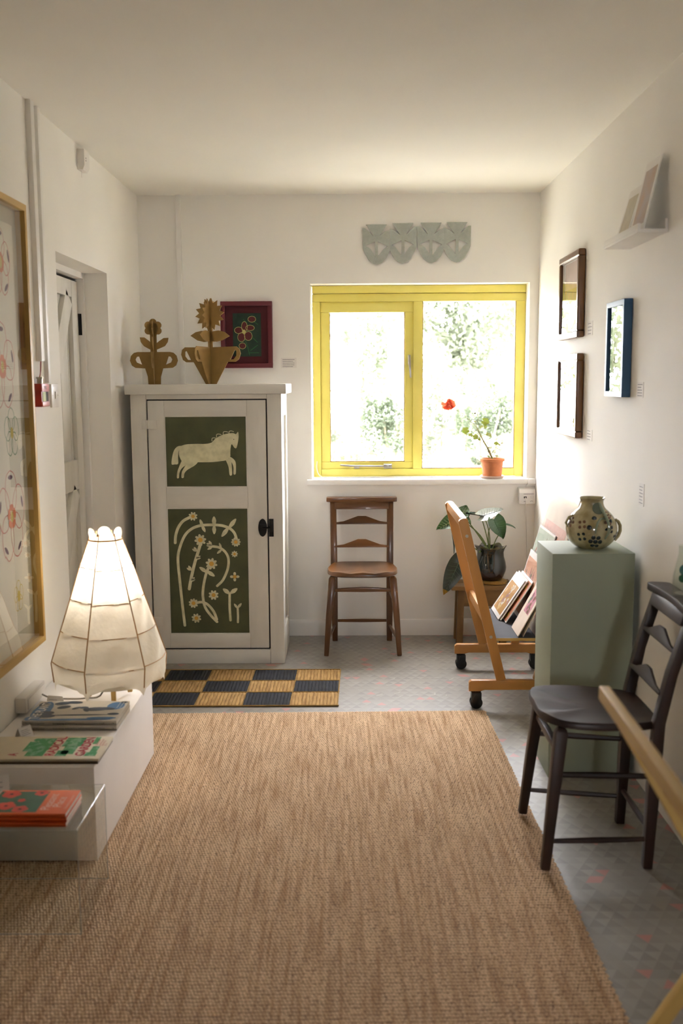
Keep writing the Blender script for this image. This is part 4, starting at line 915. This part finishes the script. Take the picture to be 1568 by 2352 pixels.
# ================================================================== left wall: trunking, call point, switch, alarm box, big picture
solo('conduit', MB((L, 3.715, 2.0)).box(L, L + .020, 3.700, 3.738, 1.526, CEIL), M_white, 'wider white cable conduit running down to the red call point', 'conduit', (L, 3.715, 2.0), .002, group='cable conduits on the left wall')
solo('conduit', MB((L, 3.80, 2.0)).box(L, L + .016, 3.790, 3.818, 1.446, CEIL), M_white, 'narrower white cable conduit running down to the light switch', 'conduit', (L, 3.80, 2.0), .002, group='cable conduits on the left wall')
M_fire = mat('fire_red_plastic', '#9d2420', .4, .12, 30, c2='#7d1a17'); M_fire2 = mat('faded_red_plastic', '#c4655a', .4, .05, 20)
fp = thing('fire_call_point', 'small red fire alarm call point on the left wall', 'alarm', (L, 3.655, 1.36)); fo = fp.location
MB(fo).box(L, L + .040, 3.612, 3.700, 1.360, 1.444).build('housing', M_fire, fp, .002)
fc = MB(fo).box(L + .040, L + .043, 3.614, 3.698, 1.416, 1.442).box(L + .040, L + .043, 3.614, 3.698, 1.362, 1.378).build('front_plate', M_fire2, fp, .0005)
q = MB(fo); text_into(q, 'FIRE', .017, (L + .0432, 3.636, 1.4235), (0, 1, 0), (0, 0, 1)); q.build('lettering', M_dink, fc, smooth=0)
MB(fo).box(L + .0395, L + .0415, 3.624, 3.660, 1.380, 1.414).build('break_glass', mat('lime_glass_label', '#a5a92e', .3), fp)
MB(fo).box(L + .0395, L + .0415, 3.660, 3.690, 1.380, 1.414).build('window_recess', M_dink, fp)
MB(fo).tube([(L + .012, 3.715, 1.526), (L + .014, 3.70, 1.49), (L + .016, 3.672, 1.462)], .002, 6).tube([(L + .006, 3.73, 1.526), (L + .006, 3.72, 1.48), (L + .014, 3.68, 1.46)], .002, 6).build('wire', mat('red_wire', '#a0403c', .5), fp)
MB(fo).lathe([(.010, 1.444), (.010, 1.462), (.013, 1.462), (.013, 1.468)], (L + .018, 3.67, 0), 14).build('cable_gland', M_metal, fp)
sw = thing('light_switch', 'white light switch plate next to the red call point', 'switch', (L, 3.885, 1.352)); s0 = sw.location
MB(s0).box(L, L + .009, 3.842, 3.932, 1.352, 1.442).build('switch_plate', M_plast, sw, .003)
MB(s0).box(L + .009, L + .014, 3.882, 3.900, 1.385, 1.412).build('rocker', M_plast, sw, .002)
MB(s0).tube([(L + .009, 3.855, 1.398), (L + .0095, 3.855, 1.398)], .003, 8).tube([(L + .009, 3.92, 1.398), (L + .0095, 3.92, 1.398)], .003, 8).build('screw', M_metal, sw)
al = thing('alarm_sensor', 'small white sensor box high on the left wall near the ceiling', 'sensor', (L, 4.42, 2.345)); a0_ = al.location
MB(a0_).prism([(0, 0), (.024, 0), (.032, .018), (.032, .085), (0, .085)], (L, 4.375, 2.345), (1, 0, 0), (0, 0, 1), 0, back=.085).build('sensor_body', M_plast, al, .002)
q = MB(a0_)
for z in (2.385, 2.395): q.tube([(L + .032, 4.40, z), (L + .0325, 4.40, z)], .003, 8)
q.build('sensor_eye', M_dink, al)
MB(a0_).tube([(L + .012, 4.40, 2.345), (L + .012, 4.40, 2.315)], .001, 5).build('wire', M_plast, al)

bp_ = thing('framed_picture', 'large pale wood framed flower drawing on the left wall', 'picture', (L, 3.05, .52)); bo = bp_.location
y0, y1, z0, z1, wd, dep = 2.55, 3.535, .515, 2.055, .022, .040
for nm, b, a in (('frame_rail', (L, L + dep, y0, y1, z0, z0 + wd), 'y'), ('frame_rail', (L, L + dep, y0, y1, z1 - wd, z1), 'y'), ('frame_stile', (L, L + dep, y0, y0 + wd, z0 + wd, z1 - wd), 'z'), ('frame_stile', (L, L + dep, y1 - wd, y1, z0 + wd, z1 - wd), 'z')):
    MB(bo).box(*b).build(nm, W_pal[a], bp_, .001)
MB(bo).box(L + .001, L + .006, y0 + wd, y1 - wd, z0 + wd, z1 - wd).build('backing', mat('mount_board', '#c9c3b0', .8), bp_)
e = []; rg = random.Random(12); ya, yb, za, zb = y0 + .07, y1 - .075, z0 + .08, z1 - .08
for i in range(60): e.append((yb + .0025 * (rg.random() - .5), za + (zb - za) * i / 60))
for i in range(20): e.append((yb - (yb - ya) * i / 20, zb + .0025 * (rg.random() - .5)))
for i in range(60): e.append((ya + .0025 * (rg.random() - .5), zb - (zb - za) * i / 60))
for i in range(20): e.append((ya + (yb - ya) * i / 20, za + .0025 * (rg.random() - .5)))
LU, LV = (0, 1, 0), (0, 0, 1); ppr = MB(bo).prism(e, (L + .010, 0, 0), LU, LV, .001).build('paper_sheet', mat('deckled_paper', '#e3ddcc', .8, .03, 6), bp_, smooth=0)
LO = Vector((L + .011, 0, 0)); M_pr = mat('red_pencil', '#c4473f', .8); M_pg = mat('green_pencil', '#3f7a48', .8); M_pp = mat('purple_pencil', '#5a2a4a', .8); M_po = mat('orange_pencil', '#d9774a', .8); M_py = mat('yellow_pencil', '#cfb85a', .8)
for k_, (cy, cz, r, cols) in enumerate(((3.33, 1.84, .10, 0), (3.30, 1.50, .13, 0), (3.36, 1.28, .075, 2), (3.32, 1.00, .14, 0), (3.10, 1.70, .12, 0), (3.02, 1.30, .12, 2), (3.05, .90, .13, 0), (2.8, 1.6, .13, 2), (2.8, 1.1, .13, 0), (3.35, .72, .05, 4))):
    q = MB(bo); rg = random.Random(k_ + 2)
    for i in range(5):
        a = 2 * PI * i / 5 + .3; c = (cy + math.cos(a) * r * .55, cz + math.sin(a) * r * .6); q.mi = cols
        q.stroke([(c[0] + r * .38 * math.cos(t + a) * (1 + .15 * rg.random()), c[1] + r * .5 * math.sin(t + a) * (1 + .12 * rg.random())) for t in [2 * PI * j / 10 for j in range(11)]], .003, LO, LU, LV, .0003 + i * .00005)
        if cols == 0:
            q.mi = 3; q.dab((cy + math.cos(a) * r * .2, cz + math.sin(a) * r * .22), .012, .020, a, LO, LU, LV, .0008); q.mi = 1; q.dab((c[0] + r * .25 * math.cos(a), c[1] + r * .35 * math.sin(a)), .008, .022, a, LO, LU, LV, .0008)
    q.mi = 4; q.dab((cy, cz), .014, .02, 0, LO, LU, LV, .001); q.build('drawn_flower', [M_pr, M_pp, M_pg, M_po, M_py], ppr, smooth=0)
MB(bo).box(L + .030, L + .0315, y0 + wd, y1 - wd, z0 + wd, z1 - wd).build('glass', M_pglass, bp_)

# ================================================================== floor coverings
M_jute = mat('jute_yarn', '#e4c6a2', .95, .2, 7, c2='#b08a64', stretch=(12, .6, 1), detail=5, fac=(.26, .60))
M_juteb = mat('jute_backing', '#84654a', .95, .1, 30)
rug = thing('jute_rug', 'large woven natural jute rug covering the middle of the floor', 'rug', (.582, 4.228, 0), (0, 0, math.radians(1.06)))
RW, RL = 1.72, 3.55
MB().box(-RW, 0, -RL, 0, .0005, .006).build('backing', M_juteb, rug)
rgn = np.random.default_rng(5); px, py = .0088, .0135; nx, ny = int(RW / px), int(RL / py)
gx_, gy_ = np.meshgrid(np.arange(nx), np.arange(ny)); n = nx * ny
cx = -(gx_.ravel() + .5) * px + (gy_.ravel() % 2) * px * .5; cy = -(gy_.ravel() + .5) * py
cx = cx + rgn.normal(size=n) * .0007; cy = cy + rgn.normal(size=n) * .0009
cw = 1 + .12 * rgn.normal(size=n); ht = .0055 + .0014 * rgn.random(n) + .0003 * rgn.normal(size=nx)[gx_.ravel()]
ang = np.arange(6) * PI / 3
ring = np.stack([np.cos(ang) * px * .80, np.sin(ang) * py * .46], 1)
sk_ = rgn.normal(size=n) * .12
V_ = np.zeros((n, 7, 3)); V_[:, :6, 0] = cx[:, None] + ring[None, :, 0] * cw[:, None] + sk_[:, None] * ring[None, :, 1]; V_[:, :6, 1] = cy[:, None] + ring[None, :, 1] * (.95 + .2 * rgn.random(n))[:, None]; V_[:, :6, 2] = .0045
V_[:, 6, 0] = cx; V_[:, 6, 1] = cy + .001; V_[:, 6, 2] = .0052 + ht
T = np.array([[j, (j + 1) % 6, 6] for j in range(6)]); F_ = (T[None] + (np.arange(n) * 7)[:, None, None]).reshape(-1, 3)
me = bpy.data.meshes.new('weave'); me.vertices.add(n * 7); me.vertices.foreach_set('co', V_.ravel()); nf = len(F_)
me.loops.add(nf * 3); me.loops.foreach_set('vertex_index', F_.ravel().astype(np.int32)); me.polygons.add(nf); me.polygons.foreach_set('loop_start', (np.arange(nf) * 3).astype(np.int32)); me.polygons.foreach_set('use_smooth', np.ones(nf, bool))
me.materials.append(M_jute); me.update(calc_edges=True); me.validate()
wv = link('weave', me, rug); wv['kind'] = 'stuff'

M_tan = mat('tan_braid', '#b08d55', .95, .2, 20, c2='#8f6c3a', stretch=(4, .5, 1))
M_ink2 = mat('charcoal_braid', '#24262b', .95, .2, 20, c2='#17181c', stretch=(4, .5, 1))
ck = thing('checkered_rug', 'tan and charcoal checkered braided rug in front of the cabinet', 'rug', (-.06, 4.30, 0)); ce = ck.location
xs = [-.056 - i * .2145 for i in range(6)]; ysr = [4.308, 4.503, 4.683, 4.868]
for r in range(3):
    for c in range(5):
        x1, x0 = xs[c] - .0015, xs[c + 1] + .0015; ya, yb = ysr[r] + .0015, ysr[r + 1] - .0015
        x0 += -.004 * (2 - r); x1 += -.004 * (2 - r)
        nr = 13; vs_ = []; fs = []; rg = random.Random(r * 9 + c)
        prof = []
        for i in range(nr):
            xa, xb = x0 + (x1 - x0) * i / nr, x0 + (x1 - x0) * (i + 1) / nr; prof += [(xa, .004), (xa + (xb - xa) * .25, .0095), (xa + (xb - xa) * .75, .0095)]
        prof.append((x1, .004)); segs = 7; k_ = len(prof)
        for j in range(segs + 1):
            yy = ya + (yb - ya) * j / segs; edge = .0 if j in (0, segs) else 1
            for (x, z) in prof: vs_.append((x + .0012 * math.sin(j * 1.9 + x * 90), yy + .0015 * (rg.random() - .5), (z if edge else z * .5) + .0012 * (rg.random() - .5)))
        for j in range(segs):
            for i in range(k_ - 1): fs.append((j * k_ + i, j * k_ + i + 1, (j + 1) * k_ + i + 1, (j + 1) * k_ + i))
        q = MB(ce); q.add(vs_, fs); q.box(x0, x1, ya, yb, .0005, .004)
        q.build('braided_square', M_tan if (r + c) % 2 == 0 else M_ink2, ck, smooth=60)
q = MB(ce)
for yy in ysr: q.tube([(xs[0] - .002, yy, .005), (xs[-1] - .004, yy, .005)], .0035, 6)
for x in xs: q.tube([(x, ysr[-1], .005), (x - .008, ysr[0], .005)], .003, 6)
q.build('seam_stitching', mat('seam_tan', '#9c7a3f', .95, .15, 40), ck)

# ================================================================== left: white plinth, lamp, books, acrylic stand
PZ, PT = .0148, .310
solo('white_plinth', MB((-.962, 3.27, PZ)).box(L + .004, -.770, 2.838, 3.712, PZ, PT), M_plinth, 'long low white plinth along the left wall under the paper lamp', 'plinth', (-.962, 3.27, PZ), .002)
M_paper = thin('lamp_paper', '#f2f0e8', '#e8e5d8', .5, 14, rough=.8, tcol='#f7f1e4', bump=.6, bscale=45)
M_bam = mat('bamboo_split', '#c69a62', .6, .1, 30)
LA = Vector((-.868, 3.47, PT)); lamp = thing('paper_lamp', 'glowing white paper lamp with bamboo ribs on the white plinth', 'lamp', LA)
lev = [(.052, .612), (.057, .588), (.093, .488), (.130, .375), (.168, .262), (.202, .155), (.192, .075)]
va_ = [math.radians(-11 + 60 * i) for i in range(6)]     # rib directions, 0 faces the camera
def lpt(r, th, z): return Vector((r * math.sin(th), -r * math.cos(th), z))
def lrz(t):
    i = min(int(t), len(lev) - 2); f = t - i; return lev[i][0] + (lev[i + 1][0] - lev[i][0]) * f, lev[i][1] + (lev[i + 1][1] - lev[i][1]) * f
rg = random.Random(3)
for s_ in range(6):
    nu, nv = 30, 12; q = MB(); vs_ = []; fs = []
    for i in range(nu + 1):
        t = 1 + (len(lev) - 2) * i / nu; r, z = lrz(t)
        for j in range(nv + 1):
            u = j / nv; a, b = lpt(r, va_[s_], z), lpt(r, va_[(s_ + 1) % 6], z); p = a.lerp(b, u)
            bulge = .10 * math.sin(PI * u) * r * (1 + .25 * math.sin(i * .9 + s_ * 2)); out = Vector((p.x, p.y, 0)).normalized()
            wr = .0025 * math.sin(u * 9 + i * .7 + s_) * math.sin(PI * u)
            if s_ in (1, 2): wr *= 2.2
            p = p + out * (bulge * (.5 + .5 * i / nu) + wr)
            if i == nu: p.z += .030 * math.sin(PI * u) ** 2 + .006 * (rg.random() - .5) * (0 < j < nv) - (.02 if j in (0, nv) else 0)
            vs_.append(p)
    for i in range(nu):
        for j in range(nv): fs.append((i * (nv + 1) + j, i * (nv + 1) + j + 1, (i + 1) * (nv + 1) + j + 1, (i + 1) * (nv + 1) + j))
    pn = q.add(vs_, fs).build('paper_panel', M_paper, lamp, smooth=70)
    a, b = va_[s_], va_[(s_ + 1) % 6]
    for li in (2, 3, 4, 5):
        tb = MB()
        r, z = lev[li]; e_ = r - .002; dz = .006 * (s_ % 2)
        pts = []
        for j in range(9):
            u = j / 8; p = lpt(e_, a, z + dz).lerp(lpt(e_, b, z + dz), u); p += Vector((p.x, p.y, 0)).normalized() * .10 * math.sin(PI * u) * r * (.5 + .5 * (li - 1) / 5); pts.append(p)
        tb.tube(pts, .0018, 6); tb.build('cross_rib', M_bam, lamp)
    MB().tube([lpt(r + .001, a, z) for r, z in lev[:-1]] + [lpt(.196, a, .085)], [.0022] * 7, 6).build('rib', M_bam, lamp)
MB().tube([lpt(.058, 2 * PI * i / 24, .588) for i in range(25)], .0032, 6, cap=False).build('top_ring', M_bam, lamp)
for i in range(6):      # scalloped paper tabs round the top opening
    th = va_[i] + .5; q = MB(); c = lpt(.056, th, .606); u = Vector((math.cos(th), math.sin(th), 0)); o_ = Vector((math.sin(th), -math.cos(th), 0))
    q.add([c + u * .024 * math.cos(t) + Vector((0, 0, .020 * math.sin(t))) + o_ * (.004 * math.cos(t) ** 2 * -1 + .003 * math.sin(t)) for t in [2 * PI * j / 16 for j in range(16)]], [tuple(range(16))]); q.build('paper_tab', M_paper, lamp)
for a in (math.radians(20), math.radians(140), math.radians(260)):
    MB().bar(lpt(.085, a, .010), lpt(.018, a, .40), .016, .012).build('stand_leg', W_pal['z'], lamp, .001)
MB().tube([(0, 0, .40), (0, 0, .445)], .020, 16).build('lamp_holder', M_plast, lamp)
M_bulb = bpy.data.materials.new('lit_bulb'); M_bulb.use_nodes = True; b_ = M_bulb.node_tree.nodes['Principled BSDF']; b_.inputs['Base Color'].default_value = (1, .95, .85, 1); b_.inputs['Emission Color'].default_value = (1, .94, .87, 1)
LAMP_POWER = 85.0
b_.inputs['Emission Strength'].default_value = LAMP_POWER
MB().lathe([(.001, .445), (.014, .447), (.018, .465), (.029, .495), (.030, .51), (.024, .532), (.012, .542), (.001, .543)], n=24, closed=True).build('bulb', M_bulb, lamp)
MB().tube(smooth2([(.0, .0, .40), (-.01, .01, .2), (-.03, 0, .03), (-.09, -.01, .010), (-.15, -.015, .009), (-.21, -.02, .014), (-.243, -.025, .030)]), .003, 6).build('flex', mat('grey_flex', '#8c867c', .5), lamp)
pb = thing('power_socket', 'white surface-mounted power socket on the left wall behind the lamp', 'socket', (L, 3.39, .325)); p0_ = pb.location
MB(p0_).box(L, L + .040, 3.285, 3.50, .322, .376).build('socket_box', M_plast, pb, .006)
MB(p0_).box(L + .040, L + .044, 3.30, 3.485, .330, .368).build('socket_plate', M_plast, pb, .002)

UX, VX = (0, 1, 0), (-1, 0, 0)            # lettering that reads away from the camera, tops towards the left wall
M_page = mat('page_edges', '#e4ded2', .8, .04, 60, stretch=(1, 1, 30))
def book(name, label, x0, x1, y0, y1, z0, z1, m_cover, group, cov=.0012):
    o = thing(name, label, 'book', ((x0 + x1) / 2, (y0 + y1) / 2, z0), group=group); O = o.location
    c = MB(O).box(x0, x1, y0, y1, z1 - cov, z1).box(x0, x1, y0, y1, z0, z0 + cov).box(x0, x1, y0, y0 + cov, z0 + cov, z1 - cov).build('cover', m_cover, o, .0003)
    MB(O).box(x0 + .001, x1 - .001, y0 + cov, y1 - .001, z0 + cov, z1 - cov).build('pages', M_page, o)
    return o, c, O
# the plant magazine, two copies
M_pc = mat('plant_cover', '#cfc9be', .5, .05, 10); M_ab = mat('cover_blue', '#3f6f9f', .5, .1, 20); M_an = mat('cover_navy', '#26394e', .5, .2, 20); M_lt = mat('cover_white_ink', '#f0eeea', .6)
for i, lab in enumerate(('lower magazine of the pair with blue cover art beside the lamp', 'upper magazine of the pair, blue floral cover facing up beside the lamp')):
    o, c, O = book('magazine', lab, -1.088 + .002 * i, -.774, 3.148 + .001 * i, 3.352, PT + .0172 * i + .0003, PT + .0172 * (i + 1), M_pc, 'plant magazines on the white plinth')
    zc = PT + .0172 * (i + .5); q = MB(O)
    text_into(q, 'The Plant magazine', .0085, (-1.078, 3.1475 + .001 * i, zc - .003), (1, 0, 0), (0, 0, 1)); text_into(q, 'Seed-sowing, bird-watching and the sound of your breath', .0078, (-.985, 3.1475 + .001 * i, zc - .003), (1, 0, 0), (0, 0, 1), sx=.95); text_into(q, '16', .0085, (-.786, 3.1475 + .001 * i, zc - .003), (1, 0, 0), (0, 0, 1), align='CENTER')
    q.build('spine_lettering', M_dink, c, smooth=0)
    if i == 1:
        zt = PT + .0172 * 2; TO = Vector((0, 0, zt)); TU, TV = (1, 0, 0), (0, 1, 0); q = MB(O)
        q.mi = 0
        for (x, y, rx, ry, a) in ((-1.05, 3.25, .030, .095, .0), (-.93, 3.160, .14, .010, .02), (-.83, 3.175, .05, .012, 0), (-.81, 3.30, .03, .04, 0), (-1.07, 3.17, .014, .02, 0)): q.dab((x, y), rx, ry, a, TO, TU, TV, .0003)
        q.mi = 1
        rgb = random.Random(8)
        for (x, y, rx, ry, a) in ((-1.0, 3.325, .028, .017, .2), (-.962, 3.335, .03, .014, -.1), (-.985, 3.285, .024, .016, .5), (-1.035, 3.22, .035, .024, .3), (-1.02, 3.195, .03, .018, 0), (-.94, 3.275, .018, .010, .9), (-.915, 3.28, .016, .012, 0), (-.87, 3.265, .045, .020, .1), (-.835, 3.27, .03, .014, -.2), (-.90, 3.255, .010, .018, .4), (-.91, 3.205, .10, .006, .03), (-.80, 3.215, .02, .012, 0), (-1.06, 3.31, .018, .028, .2), (-.79, 3.335, .014, .010, 0)): q.dab((x, y), rx, ry, a, TO, TU, TV, .0005 + rgb.random() * .0001)
        q.build('cover_art', [M_ab, M_an], c, smooth=0)
        q = MB(O); text_into(q, 'THE PLANT', .042, (-1.040, 3.160, zt), UX, VX, .0008, bold=.0006, sx=.78); q.build('title_word', M_lt, c, smooth=0); q = MB(O)
        for k_ in range(5): text_into(q, 'Plants and other greenery', .0075, (-.800 + k_ * .011, 3.275, zt), UX, VX, .0008, sx=.8)
        q.build('cover_lettering', M_lt, c, smooth=0)
# a radical garden, two copies
M_rc = mat('garden_cover', '#d9cdb4', .7, .03, 12); M_rr = mat('cover_red_ink', '#b5364a', .7); M_rg = mat('cover_green_ink', '#3f8f58', .7, .15, 60, c2='#7fae8b', fac=(.42, .5)); M_edge = mat('booklet_edge', '#5a4a30', .8)
for i, lab in enumerate(('lower booklet of the pair in front of the magazines', 'upper booklet of the pair reading A RADICAL GARDEN in red on cream')):
    o, c, O = book('booklet', lab, -1.135, -.762 - .002 * (1 - i), 2.862 - .001 * (1 - i), 3.052, PT + .0082 * i + .0003, PT + .0082 * (i + 1), M_rc if i else M_edge, 'garden booklets on the white plinth', .002)
    if i == 1:
        zt = PT + .0164; TO = Vector((0, 0, zt)); TU, TV = (1, 0, 0), (0, 1, 0); q = MB(O)
        for (x0, x1, y0, y1) in ((-1.012, -.985, 2.925, 3.005), (-.994, -.938, 2.885, 2.935), (-.985, -.935, 2.935, 3.035), (-.902, -.868, 2.885, 2.93), (-.902, -.842, 2.965, 3.04), (-.89, -.85, 2.90, 2.97), (-.812, -.778, 2.885, 2.915), (-.803, -.782, 2.915, 2.965), (-.812, -.797, 2.985, 3.045)): q.prism([(x0, y0), (x1, y0), (x1, y1), (x0, y1)], TO, TU, TV, .0004)
        q.dab((-.992, 3.02), .013, .014, 0, TO, TU, TV, .0005); q.build('cover_art', M_rg, c, smooth=0)
        
        for wd_, xx in (('A', -1.018), ('RADICAL', -.906), ('GARDEN', -.814)):
            q = MB(O); text_into(q, wd_, .040, (xx, 2.885, zt), UX, VX, .0008, bold=.001, sx=.98 if len(wd_) > 1 else .8); q.build('title_word', M_rr, c, smooth=0)
        q = MB(O)
        for k_, tx in enumerate(('Gardens and', 'growing space', 'made by all', 'of us')): text_into(q, tx, .0105, (-.792 + k_ * .009, 2.968, zt), UX, VX, .0008, sx=.95)
        q.build('cover_lettering', M_rr, c, smooth=0)
# acrylic stand with three orange books
ac = thing('acrylic_stand', 'clear acrylic box stand in front of the white plinth', 'stand', (-.93, 2.58, PZ)); a_ = ac.location; ax0, ax1, ay0, ay1, az = -1.148, -.711, 2.434, 2.727, .302
MB(a_).box(ax0, ax1, ay0, ay1, az - .005, az).build('top_sheet', M_acr, ac)
for b in ((ax1 - .004, ax1, ay0, ay1, PZ, az - .0052), (ax0, ax0 + .004, ay0, ay1, PZ, az - .0052)): MB(a_).box(*b).build('side_sheet', M_acr, ac)
for b in ((ax0 + .0042, ax1 - .0042, ay0, ay0 + .004, PZ, az - .0052), (ax0 + .0042, ax1 - .0042, ay1 - .004, ay1, PZ, az - .0052)): MB(a_).box(*b).build('end_sheet', M_acr, ac)
M_aed = mat('polished_acrylic_edge', '#cfd6d2', .1, .02, 5)
q = MB(a_); e_ = .0008
for (p, r_) in (((ax1, ay0, az), (ax1, ay1, az)), ((ax0, ay0, az), (ax1, ay0, az)), ((ax0, ay1, az), (ax1, ay1, az)), ((ax1, ay0, PZ), (ax1, ay0, az)), ((ax1, ay1, PZ), (ax1, ay1, az)), ((ax0, ay1, PZ + .001), (ax1, ay1, PZ + .001)), ((ax0, ay0, PZ + .001), (ax1, ay0, PZ + .001))): q.tube([p, r_], e_, 6)
q.build('polished_edge', M_aed, ac)
M_oc = mat('orange_cover', '#d2571c', .45, .04, 10); M_og = mat('cover_deep_green', '#2c5a40', .5, .1, 30); M_pop = mat('poppy_red', '#c8402a', .5, .1, 30); M_pk = mat('cover_pink_ink', '#eec6b4', .6)
for i, lab in enumerate(('bottom orange book of the stack on the acrylic stand', 'middle orange book of the stack on the acrylic stand', 'top orange book of the stack, poppies on its cover')):
    z0 = az + .0122 * i + .0004; z1 = az + .0122 * (i + 1)
    o, c, O = book('orange_book', lab, -.965 + .003 * i, -.744 + .002 * (i % 2), 2.452 + .002 * (i % 2), 2.603, z0, z1, M_oc, 'orange books on the acrylic stand')
    if i == 2:
        TO = Vector((0, 0, z1)); TU, TV = (1, 0, 0), (0, 1, 0); q = MB(O); q.prism([(-.957, 2.462), (-.825, 2.462), (-.825, 2.594), (-.957, 2.594)], TO, TU, TV, .0003)
        q.mi = 1
        for (x, y, r) in ((-.845, 2.583, .018), (-.872, 2.48, .020), (-.925, 2.575, .024), (-.915, 2.50, .024), (-.885, 2.535, .010)):
            for k_ in range(5): q.dab((x + r * .5 * math.cos(k_ * 1.256), y + r * .5 * math.sin(k_ * 1.256)), r * .6, r * .55, k_, TO, TU, TV, .0005 + k_ * .00003)
        q.mi = 2
        for (x, y) in ((-.845, 2.583), (-.872, 2.48), (-.925, 2.575), (-.915, 2.50)): q.dab((x, y), .005, .005, 0, TO, TU, TV, .0008)
        q.build('cover_art', [M_og, M_pop, M_dink], c, smooth=0)
        
        for wd_, xx, yy in (('Pleasant', -.795, 2.474), ('Place', -.768, 2.492)):
            q = MB(O); text_into(q, wd_, .034, (xx, yy, z1), UX, VX, .0006, sx=.92); q.build('title_word', M_pk, c, smooth=0)
        q = MB(O); text_into(q, 'A journal for gardeners', .009, (-.751, 2.482, z1), UX, VX, .0006)
        q.build('cover_lettering', M_pk, c, smooth=0)
def tent(label, x, y, z, w_, h_, rz):
    o = thing('price_card', label, 'card', (x, y, z), (0, 0, rz), 'folded price cards')
    for s_ in (-1, 1): MB().prism([(-w_ / 2, 0), (w_ / 2, 0), (w_ / 2, h_), (-w_ / 2, h_)], (0, s_ * h_ * .45, 0), (1, 0, 0), (0, -s_ * .41, .912), .0006).build('card_face', M_card, o, smooth=0)
    q = MB()
    for k_ in range(4): q.prism([(-w_ * .35, h_ * (.25 + k_ * .15)), (w_ * (.3 - .1 * (k_ % 2)), h_ * (.25 + k_ * .15)), (w_ * (.3 - .1 * (k_ % 2)), h_ * (.25 + k_ * .15) + .0015), (-w_ * .35, h_ * (.25 + k_ * .15) + .0015)], (0, -h_ * .45, 0), (1, 0, 0), (0, .41, .912), .0011, back=-.0005)
    q.build('printed_lines', M_ink, o, smooth=0)
tent('folded white price card between the magazines and the booklets', -1.062, 3.097, PT + .0002, .05, .036, math.radians(58))
tent('folded white price card behind the blue magazines', -1.045, 3.385, PT + .0002, .055, .046, math.radians(-12))
tent('folded white price card behind the orange books', -1.02, 2.69, az + .0002, .09, .045, math.radians(20))

# ================================================================== right foreground: glass jar and folding rack
gj = thing('glass_jar', 'clear glass jar painted with flowers on the dark chair ledge', 'jar', (.996, 2.935, .8015)); 
M_jar = glassy('thick_clear_glass', (.93, .95, .92), .02, 1.5, 1.3)
MB().lathe([(.002, 0), (.031, .0005), (.034, .004), (.0345, .02), (.033, .06), (.026, .10), (.020, .13), (.019, .15), (.021, .154), (.020, .155), (.017, .15), (.017, .13), (.023, .10), (.030, .06), (.0315, .02), (.030, .010), (.002, .009)], n=36, closed=True).build('jar_body', M_jar, gj, smooth=60)
def jp(th, z, r): return Vector((r * math.sin(th), -r * math.cos(th), z))
for nm, th, z, rr, m in (('painted_petal', -.35, .085, .014, mat('jar_teal', '#4f7f78', .4)), ('painted_petal', -.1, .10, .012, mat('jar_pink', '#c08a78', .4)), ('painted_leaf', -.5, .060, .010, mat('jar_green', '#3f7050', .4)), ('painted_petal', .3, .08, .014, mat('jar_teal', '#4f7f78', .4))):
    q = MB(); rb = .0335 - .18 * max(0, z - .06); q.add([jp(th + rr * math.cos(t) / rb, z + rr * 1.2 * math.sin(t), rb + .0015) for t in [2 * PI * j / 12 for j in range(12)]], [tuple(range(12))]); q.build(nm, m, gj)

fr_ = thing('folding_rack', 'pale wood folding rack with crossed legs in the right foreground', 'rack', (.745, 1.60, 0)); fo_ = fr_.location
MB(fo_).bar((.508, 1.10, .7885), (.536, 2.055, .7885), .023, .030, (1, 0, 0)).build('top_rail', W_pal['y'], fr_, .004)
MB(fo_).bar((.975, 1.10, .7885), (.990, 2.055, .7885), .023, .030, (1, 0, 0)).build('top_rail', W_pal['y'], fr_, .004)
for y in (1.86, 1.25):
    MB(fo_).prism([(.967, .002), (1.003, .002), (.5435, .7735), (.5205, .7735)], (0, y + .025, 0), (1, 0, 0), (0, 0, 1), .022).build('leg', W_pal['z'], fr_, .002)
    MB(fo_).prism([(.497, .0155), (.533, .0155), (.998, .7735), (.975, .7735)], (0, y - .003, 0), (1, 0, 0), (0, 0, 1), .022).build('leg', W_pal['z'], fr_, .002)
MB(fo_).bar((.985, 1.24, .08), (.985, 1.87, .08), .018, .03, (1, 0, 0)).build('cross_bar', W_pal['y'], fr_, .003)
MB(fo_).bar((.540, 1.24, .06), (.540, 1.87, .06), .018, .03, (1, 0, 0)).build('cross_bar', W_pal['y'], fr_, .003)
